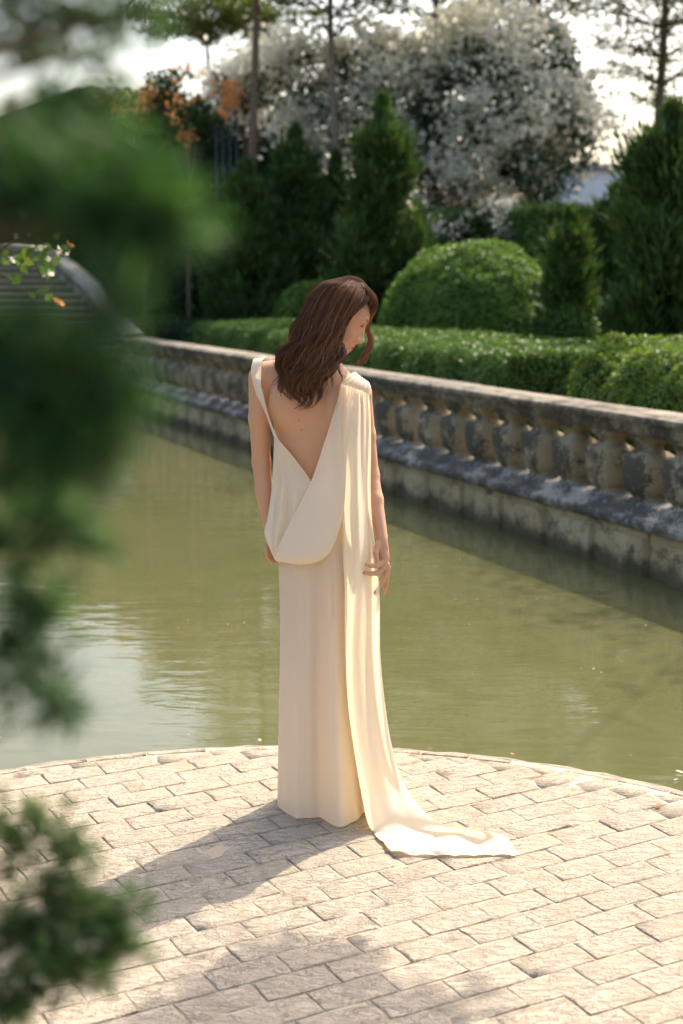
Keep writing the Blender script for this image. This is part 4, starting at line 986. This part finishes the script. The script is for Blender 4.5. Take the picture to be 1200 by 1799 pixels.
G[..., 1] -= rip * 1.7; cloth('bodice_side', G)
# cowl: swings from the right shoulder across the low back to the left hip
G = crgrid([
  [PD(601, 676, -.088), PD(586, 725, -.108), PD(569, 780, -.110), PD(547, 844, -.112), PD(522, 893, -.124), PD(500, 937, -.140), PD(481, 974, -.140)],
  [PD(606, 678, -.094), PD(593, 740, -.118), PD(579, 800, -.126), PD(560, 862, -.136), PD(534, 915, -.152), PD(508, 955, -.160), PD(482, 977, -.146)],
  [PD(612, 680, -.098), PD(602, 750, -.124), PD(592, 820, -.138), PD(575, 885, -.156), PD(548, 940, -.176), PD(515, 972, -.176), PD(483, 980, -.150)],
  [PD(618, 682, -.100), PD(610, 760, -.128), PD(603, 840, -.146), PD(590, 910, -.168), PD(566, 964, -.186), PD(525, 985, -.180), PD(485, 982, -.150)],
  [PD(624, 684, -.098), PD(615, 765, -.124), PD(608, 850, -.142), PD(598, 920, -.160), PD(574, 976, -.176), PD(530, 992, -.170), PD(487, 984, -.142)],
  [PD(626, 685, -.092), PD(616, 765, -.116), PD(609, 850, -.130), PD(599, 918, -.142), PD(573, 972, -.150), PD(532, 988, -.148), PD(490, 982, -.132)],
  [PD(626, 686, -.088), PD(616, 765, -.108), PD(608, 845, -.116), PD(597, 905, -.122), PD(570, 950, -.132), PD(535, 962, -.134), PD(495, 960, -.126)]], 110, 80)
nv, nu = G.shape[:2]; u = np.linspace(0, 1, nu)[None]; v = np.linspace(0, 1, nv)[:, None]
G[..., 1] += .0035 * np.sin(v * 21 + 1) * np.exp(-(u / .30) ** 2) - .004 * np.sin(v * 9 + u * 3) * np.sin(np.pi * u) * .6
G[..., 1] -= .006 * np.exp(-((v - .02) / .03) ** 2) * smooth01(u / .1)
cloth('cowl_drape', G)
# cape and train from the right shoulder down to the paving
cape = [
  [(599, 675, -.080), (600, 675, -.092), (622, 681, -.105), (648, 692, -.040)],
  [(597, 720, -.098), (594, 720, -.110), (622, 725, -.126), (651, 730, -.050)],
  [(594, 780, -.105), (590, 780, -.120), (622, 782, -.140), (652, 785, -.065)],
  [(600, 850, -.115), (596, 850, -.136), (624, 852, -.152), (651, 852, -.080)],
  [(606, 915, -.125), (600, 915, -.154), (628, 916, -.166), (654, 915, -.098)],
  [(612, 980, -.120), (603, 980, -.160), (634, 982, -.168), (662, 978, -.118)],
  [(618, 1060, -.100), (606, 1060, -.164), (638, 1060, -.172), (667, 1056, -.130)],
  [(624, 1150, -.080), (607, 1150, -.166), (640, 1150, -.174), (668, 1145, -.120)],
  [(632, 1240, -.070), (612, 1240, -.170), (645, 1240, -.180), (676, 1232, -.115)],
  [(640, 1320, -.060), (623, 1320, -.180), (658, 1318, -.190), (688, 1306, -.118)],
  [(650, 1395, -.060), (637, 1400, -.190), (676, 1392, -.204), (708, 1370, -.120)]]
rowsW = [[PD(*q) for q in r_] for r_ in cape]
rowsW += [[onz(655, 1428, .010), onz(651, 1453, .010), onz(697, 1432, .055), onz(733, 1412, .075)],
          [onz(668, 1455, .008), onz(672, 1477, .010), onz(722, 1456, .020), onz(776, 1447, .045)],
          [onz(684, 1484, .006), onz(690, 1495, .008), onz(765, 1472, .008), onz(842, 1466, .030)],
          [onz(700, 1497, .005), onz(706, 1501, .006), onz(800, 1486, .008), onz(885, 1480, .014)],
          [onz(712, 1502, .005), onz(720, 1503, .005), onz(812, 1504, .006), onz(914, 1503, .005)]]
G = crgrid(rowsW, 130, 260); nv, nu = G.shape[:2]; u = np.linspace(0, 1, nu)[None]; v = np.linspace(0, 1, nv)[:, None]
N_ = gnormals(G); fall = smooth01((.80 - v) / .12)
rip = (.0085 * np.sin(u * 26 + .8 * np.sin(v * 5)) * (1 - .55 * smooth01(v / .5)) * .7 + .014 * np.sin(u * 12 + 1.2 + 1.5 * v) * smooth01(v * 3) + .005 * np.sin(u * 27 + 2.5 * v) * smooth01((v - .2) * 3) + .004 * np.sin(u * 43 + 2) * np.exp(-(v / .10) ** 2)) * fall
rip += .008 * np.sin(u * 13 + v * 9) * smooth01((v - .80) / .06) * smooth01((1.0 - v) / .03)
G[..., 1] -= rip
tr_ = smooth01((v - .82) / .06)
G[..., 2] = np.maximum(G[..., 2] + tr_ * (np.abs(.010 * np.sin(u * 7 + v * 30 + 1)) * smooth01((1.01 - v) / .05) + .004 * np.abs(np.sin(u * 19 + 1))), .0045)
G[..., 2] += tr_ * .022 * np.exp(-((u - .94) / .07) ** 2) * smooth01((1.0 - v) / .10)
cape_o = cloth('cape_train', G)
# gathered pleats over the right shoulder
def strap(name, edgeA, edgeB, n=30, m_=8, bulge=.004, pleat=0.0):
    A = crspline([PD(*q) for q in edgeA], n); B = crspline([PD(*q) for q in edgeB], n); t_ = np.linspace(0, 1, m_)[None, :, None]
    G = A[:, None] * (1 - t_) + B[:, None] * t_; N = gnormals(G); s_ = np.linspace(0, 1, m_)
    G = G + N * 0; G[..., 1] -= bulge * np.sin(np.pi * s_)[None] + pleat * np.abs(np.sin(s_ * np.pi * 6))[None]; G[..., 2] += pleat * np.abs(np.sin(s_ * np.pi * 6))[None]
    return cloth(name, G)
strap('shoulder_pleats', [(597, 676, -.090), (604, 668, -.084), (613, 659, -.060), (622, 654, -.015), (626, 657, .04)], [(650, 694, -.036), (652, 686, -.034), (651, 677, -.020), (647, 672, .004), (640, 672, .04)], 30, 60, .001, .0040)
strap('shoulder_strap', [(470, 626, .030), (466, 627, -.012), (460, 640, -.044), (459, 680, -.068), (466, 715, -.082), (474, 742, -.088), (484, 770, -.090)], [(446, 630, .030), (444, 634, -.010), (441, 655, -.036), (449, 690, -.052), (462, 716, -.066), (472, 742, -.076), (481, 768, -.068)], 40, 8, .006)
# narrow hem line of the open back and thin cords
def cord(name, pts, r_=.0016): mb = MB(); mb.tube(crspline([PD(*q) for q in pts], 40), r_, 6); return mb.build(name, M['satin'], dress, True)
cord('neckline_piping', [(459, 682, -.072), (467, 716, -.086), (476, 745, -.092), (488, 772, -.096), (510, 798, -.100), (530, 824, -.108), (546, 846, -.112)], .0022)
cord('neck_cord', [(553, 640, -.075), (575, 645, -.088), (592, 653, -.094), (608, 660, -.090)], .0022)
cord('neck_cord', [(606, 659, -.092), (600, 672, -.096), (597, 690, -.104), (592, 712, -.112)], .0020)
cord('hanging_tie', [(589, 930, -.165), (588, 980, -.160), (588, 1040, -.158), (590, 1088, -.158)], .0013)
cord('hanging_tie', [(584, 935, -.165), (582, 985, -.158), (583, 1045, -.156), (584, 1098, -.157)], .0013)
# earring
er = MB(); c_ = PD(592, 588, -.088); er.tube([c_ + np.array([0, 0, .008]), c_ - np.array([0, 0, .006])], .0012, 5); er.tube([c_ - np.array([0, 0, .004]), c_ - np.array([0, 0, .010]), c_ - np.array([0, 0, .016])], [.001, .0035, .001], 8); er.build('earring', M['gold'], person, True)

# ---- hair
sheetA = [[(588, 498, .035), (554, 513, .05), (532, 548, .045), (513, 585, .02), (498, 617, -.03), (489, 645, -.062), (485, 668, -.085), (479, 684, -.095)],
 [(597, 497, -.00), (562, 513, -.025), (540, 552, -.045), (522, 590, -.060), (507, 625, -.080), (498, 655, -.100), (503, 682, -.112), (514, 697, -.110)],
 [(607, 496, -.035), (579, 511, -.080), (557, 552, -.100), (541, 595, -.112), (528, 635, -.122), (520, 668, -.128), (526, 700, -.122), (534, 727, -.113)],
 [(614, 496, -.050), (595, 514, -.100), (576, 556, -.118), (560, 600, -.126), (547, 640, -.136), (537, 675, -.138), (541, 700, -.130), (533, 726, -.115)],
 [(622, 497, -.050), (610, 519, -.100), (594, 556, -.116), (579, 600, -.122), (569, 640, -.132), (559, 668, -.135), (552, 690, -.130), (543, 714, -.121)],
 [(632, 501, -.048), (624, 524, -.090), (608, 551, -.104), (595, 585, -.106), (588, 620, -.112), (581, 645, -.120), (573, 668, -.124), (562, 686, -.122)],
 [(645, 515, -.038), (639, 533, -.068), (617, 550, -.087), (598, 571, -.092), (591, 603, -.094), (595, 628, -.096), (590, 648, -.106), (580, 668, -.114)]]
sheetB = [[(640, 508, .00), (657, 526, .02), (659, 545, .045), (646, 568, .06), (648, 588, .065), (650, 606, .065), (640, 625, .06), (620, 643, .05)],
 [(644, 508, .02), (660, 530, .04), (655, 552, .06), (644, 574, .07), (652, 596, .075), (646, 612, .075), (634, 632, .07), (624, 646, .06)],
 [(648, 510, .03), (661, 536, .05), (652, 560, .065), (648, 580, .08), (652, 600, .085), (648, 618, .08), (640, 636, .07), (630, 648, .06)]]
sheetC = [[(574, 503, .06), (556, 515, .075), (540, 550, .07), (524, 590, .055), (510, 620, .035), (500, 640, .02), (494, 655, .0), (490, 664, -.03)],
 [(600, 497, .03), (622, 496, .02), (641, 505, .01), (654, 518, .01), (660, 530, .015), (660, 542, .02), (656, 552, .03), (650, 560, .04)],
 [(606, 498, -.02), (626, 499, -.03), (643, 508, -.035), (654, 521, -.03), (660, 533, -.02), (659, 545, -.005), (654, 553, .01), (648, 560, .03)]]
rh = np.random.default_rng(77)
def sheet_point(cur, s_):                   # cur: dense (R,n,3)
    k = s_ * (len(cur) - 1); i = int(min(k, len(cur) - 2)); return cur[i] + (cur[i + 1] - cur[i]) * (k - i)
HV, HF, HRn, hn = [], [], [], 0
PHASE = None
def add_strands(path, n, spread0, spread1, rad, wav, lam, tone, frizz=0.0):
    global hn
    m_ = len(path); t_ = np.linspace(0, 1, m_)
    T = unit(np.gradient(path, axis=0)); side = unit(np.cross(T, np.array([0, 1.0, 0]))); dep = np.cross(side, T)
    L_ = np.linalg.norm(np.diff(path, axis=0), axis=1).sum(); ph = rh.uniform(0, 6.28) if PHASE is None else PHASE
    env = smooth01((t_ - .22) / .45)
    base = path + side * (wav * env * np.sin(2 * np.pi * L_ * t_ / lam + ph))[:, None] + dep * (wav * .8 * env * np.cos(2 * np.pi * L_ * t_ / lam + ph))[:, None]
    for _ in range(n):
        a = rh.uniform(0, 6.28); q = math.sqrt(rh.random()); sp = spread0 + (spread1 - spread0) * t_; sp = sp * (1 - .80 * smooth01((t_ - .72) / .28))
        tw = a + 1.2 * t_ * rh.normal()
        p = base + side * (sp * q * np.cos(tw))[:, None] + dep * (sp * q * np.sin(tw))[:, None]
        if frizz: p = p + side * (frizz * rh.normal() * t_ ** 1.5 * np.sin(t_ * 5 + rh.uniform(0, 6)))[:, None] + dep * (frizz * rh.normal() * t_ * .6)[:, None]
        cut = rh.uniform(.86, 1.0); k = max(6, int(m_ * cut)); p = p[:k]
        r_ = rad * np.clip((1.02 - np.linspace(0, 1, k)) * 4, .25, 1) * rh.uniform(.7, 1.2)
        Tt = unit(np.gradient(p, axis=0)); A = unit(np.cross(Tt, np.array([.2, 1.0, .1]))); B = np.cross(Tt, A)
        V_ = np.stack([p + (math.cos(x_) * A + math.sin(x_) * B) * r_[:, None] for x_ in (0, 2.094, 4.189)], 1)
        HV.append(V_.reshape(-1, 3)); HF.append(gridfaces(k, 3, True) + hn); hn += 3 * k; HRn.append(np.full(3 * k, np.clip(tone + rh.normal() * .16, 0, 1)))
def dense(sheet, n): return np.stack([crspline([PD(*q) for q in r_], n) for r_ in sheet])
dA = dense(sheetA, 34); dB = dense(sheetB, 30); dC = dense(sheetC[:1], 30); dD = dense(sheetC[1:], 22)
NC = 50
for c_ in range(NC):
    s_ = (c_ + rh.uniform(.1, .9)) / NC; s_ = (s_ * 2.37) % 1.0; p = sheet_point(dA, s_).copy(); layer = rh.random()
    p[:, 1] += (layer - .25) * .026
    drift = np.linspace(0, 1, len(p)) ** 2 * rh.normal() * .012; p[:, 0] += drift
    PHASE = 8.0 * s_ + rh.normal() * .45
    add_strands(p, 58, .0085, .0105, .00050, .0115 + .006 * rh.random(), .108 + .016 * rh.random(), .22 + .50 * rh.random() ** 1.3)
PHASE = None
for c_ in range(60):                                   # straight roots that cover the crown
    p = sheet_point(dA, rh.random())[:15] + np.array([0, rh.uniform(-.002, .012), rh.uniform(-.002, .003)]); add_strands(p, 22, .008, .008, .0005, .0, .1, .30 + .35 * rh.random())
for c_ in range(20):
    p = sheet_point(dB, rh.random()); add_strands(p, 16, .004, .005, .0005, .004 + .003 * rh.random(), .07 + .02 * rh.random(), .60 + .3 * rh.random())
for c_ in range(14):
    p = dC[0] + rh.normal(size=3) * np.array([.008, .015, .006]); add_strands(p, 18, .008, .010, .0005, .005, .08, .5 + .3 * rh.random())
for c_ in range(70):
    p = sheet_point(dD, rh.random()) + np.array([-.012 * rh.random(), rh.uniform(-.03, .05), .001 + .005 * rh.random()]); add_strands(p, 20, .006, .006, .0005, .002, .08, .45 + .3 * rh.random())
for c_ in range(240):                                  # loose flyaway hairs
    p = sheet_point(dA, rh.random()).copy(); p[:, 1] -= .006; add_strands(p, 1, .012, .018, .00032, .008, .10, .85, .030)
for q in ([(597, 572, -.096), (602, 590, -.100), (597, 608, -.100), (600, 626, -.100), (594, 646, -.106), (600, 664, -.112), (594, 680, -.114)],):
    for _ in range(3): add_strands(crspline([PD(*z) for z in q], 24) + rh.normal(size=3) * .002, 10, .002, .003, .0005, .002, .08, .45)
V = np.vstack(HV); F = np.vstack(HF); R_ = np.concatenate(HRn)
hair = mesh_np('hair', V, F, M['hair'], person, True, {'rnd': R_})
# inner mass of the hair so that it is not see-through
VX2 = .004
lo = np.array([PD(470, 600, 0)[0], 4.28, 1.25]); hi = np.array([PD(672, 600, 0)[0], 4.62, 1.73]); VX = VX2
dims = np.ceil((hi - lo) / VX).astype(int); FLD = np.full(dims, .2, np.float32); axs = [lo[k] + VX * np.arange(dims[k]) for k in range(3)]
ell(HL(-.004, 0, .023), (.0865, .072, .0715), .01, HR)
ell(HL(-.040, 0, -.005), (.055, .066, .09), .02, HR)
for cur in (dA,):
    for s_ in np.linspace(.16, .93, 12):
        p = sheet_point(cur, s_)[:29:4].copy(); p[:, 1] += .020; chain(p, np.linspace(.016, .011, len(p)), .012)
ell(HL(.085, -.02, -.02), (.05, .10, .075), .01, HR, True)        # keep the face free
V, F = surface_nets(FLD); V = lo + V * VX
tu = NT('under_hair'); M['under_hair'] = tu.done(tu.principled((.040, .020, .013), .95, spec=.05))
mesh_np('hair_volume', V, F, M['under_hair'], hair, True)

#SECTION-DETAILS
# ------------------------------------------------------------------ fallen petals and leaves
def fallen(name, label, cat, px, py, z, size, mat, n=1, seed=0, group=None):
    r = np.random.default_rng(seed); c_ = onz(px, py, z); k = n
    p = np.tile(c_, (k, 1)) + np.c_[r.normal(size=(k, 2)) * size * .9, np.zeros(k)]; 
    a = r.uniform(0, 6.28, k); V = []; F = []
    for i in range(k):
        L_ = size * r.uniform(.8, 1.3); W_ = L_ * .5; ax = np.array([math.cos(a[i]), math.sin(a[i]), 0]); sd = np.array([-ax[1], ax[0], 0]); up = np.array([0, 0, 1.0])
        s0 = len(V) ; cv = r.uniform(.1, .35)
        for t_, w_ in ((0, .05), (.3, .8), (.65, .9), (1, .05)):
            for e in (-1, 0, 1): V.append(p[i] + ax * (t_ - .5) * L_ + sd * e * w_ * W_ / 2 + up * (.003 + L_ * cv * ((e * w_) ** 2 * .4 + (t_ - .5) ** 2)))
        F += [[s0 + q * 3 + e, s0 + q * 3 + e + 1, s0 + q * 3 + e + 4, s0 + q * 3 + e + 3] for q in range(3) for e in (0, 1)]
    o = mesh_np(name, V, np.array(F), mat, None, True, {'rnd': np.repeat(r.random(k), 12)}); tag(o, label, cat, group); return o
M['dead_leaf'] = leaf_material('dead_leaf', [(0, (.20, .09, .035)), (.5, (.34, .16, .06)), (1, (.48, .28, .12))], .25, .7, (1, .8, .5))
fallen('fallen_leaf', 'rust coloured dry leaf on the paving near the right edge', 'leaf', 1155, 1420, .004, .028, M['dead_leaf'], 1, 1)
fallen('fallen_leaf', 'curled tan leaf lying on the terrace rim right of the train', 'leaf', 897, 1324, -.005, .030, M['dead_leaf'], 1, 2)
fallen('fallen_leaf', 'small brown leaf on the paving below the rust coloured leaf', 'leaf', 1188, 1512, .004, .022, M['dead_leaf'], 1, 3)
fallen('fallen_leaf', 'orange leaf resting on the rim behind the gown', 'leaf', 762, 1316, -.005, .024, M['dead_leaf'], 1, 4)
fallen('fallen_leaf', 'tiny brown leaf floating on the pond near the right edge', 'leaf', 1112, 1325, WZ, .016, M['dead_leaf'], 1, 5)
fallen('fallen_petal', 'larger white petal floating beside the rim at the right edge', 'petal', 1183, 1369, WZ, .040, M['white_flower'], 1, 6)
fallen('fallen_petal', 'smaller white petal on the water touching the right picture edge', 'petal', 1196, 1374, WZ, .026, M['white_flower'], 1, 16)
fallen('fallen_petal', 'white petal caught on the rim just left of the gown', 'petal', 456, 1303, -.008, .034, M['white_flower'], 1, 7)
fallen('fallen_petal', 'single pale petal afloat at the left beneath the cypress boughs', 'petal', 10, 1287, WZ, .035, M['white_flower'], 1, 8)
# dust and pollen afloat on the pond
r = np.random.default_rng(90); k = 160; sp = np.c_[r.uniform(-2.6, 2.2, k), r.uniform(5.2, 15, k), np.full(k, WZ + .002)]
keep = (sp[:, 0] < 5.0 - .4217 * sp[:, 1]) & (vnoise(sp * .6, 9) > -.2); sp = sp[keep]; k = len(sp); a = r.uniform(0, 6.28, k); s_ = r.uniform(.003, .009, k)
V = np.stack([sp + np.c_[np.cos(a + q * 1.571) * s_ * (1, .6)[q % 2], np.sin(a + q * 1.571) * s_ * (1, .6)[q % 2], np.full(k, .0)] for q in range(4)], 1)
tag(mesh_np('floating_pollen', V.reshape(-1, 3), np.arange(4 * k).reshape(k, 4), M['white_flower'], None, False, {'rnd': np.full(4 * k, .5)}), label='tiny pale specks of pollen and dust afloat on the pond', cat='pollen', kind='stuff')
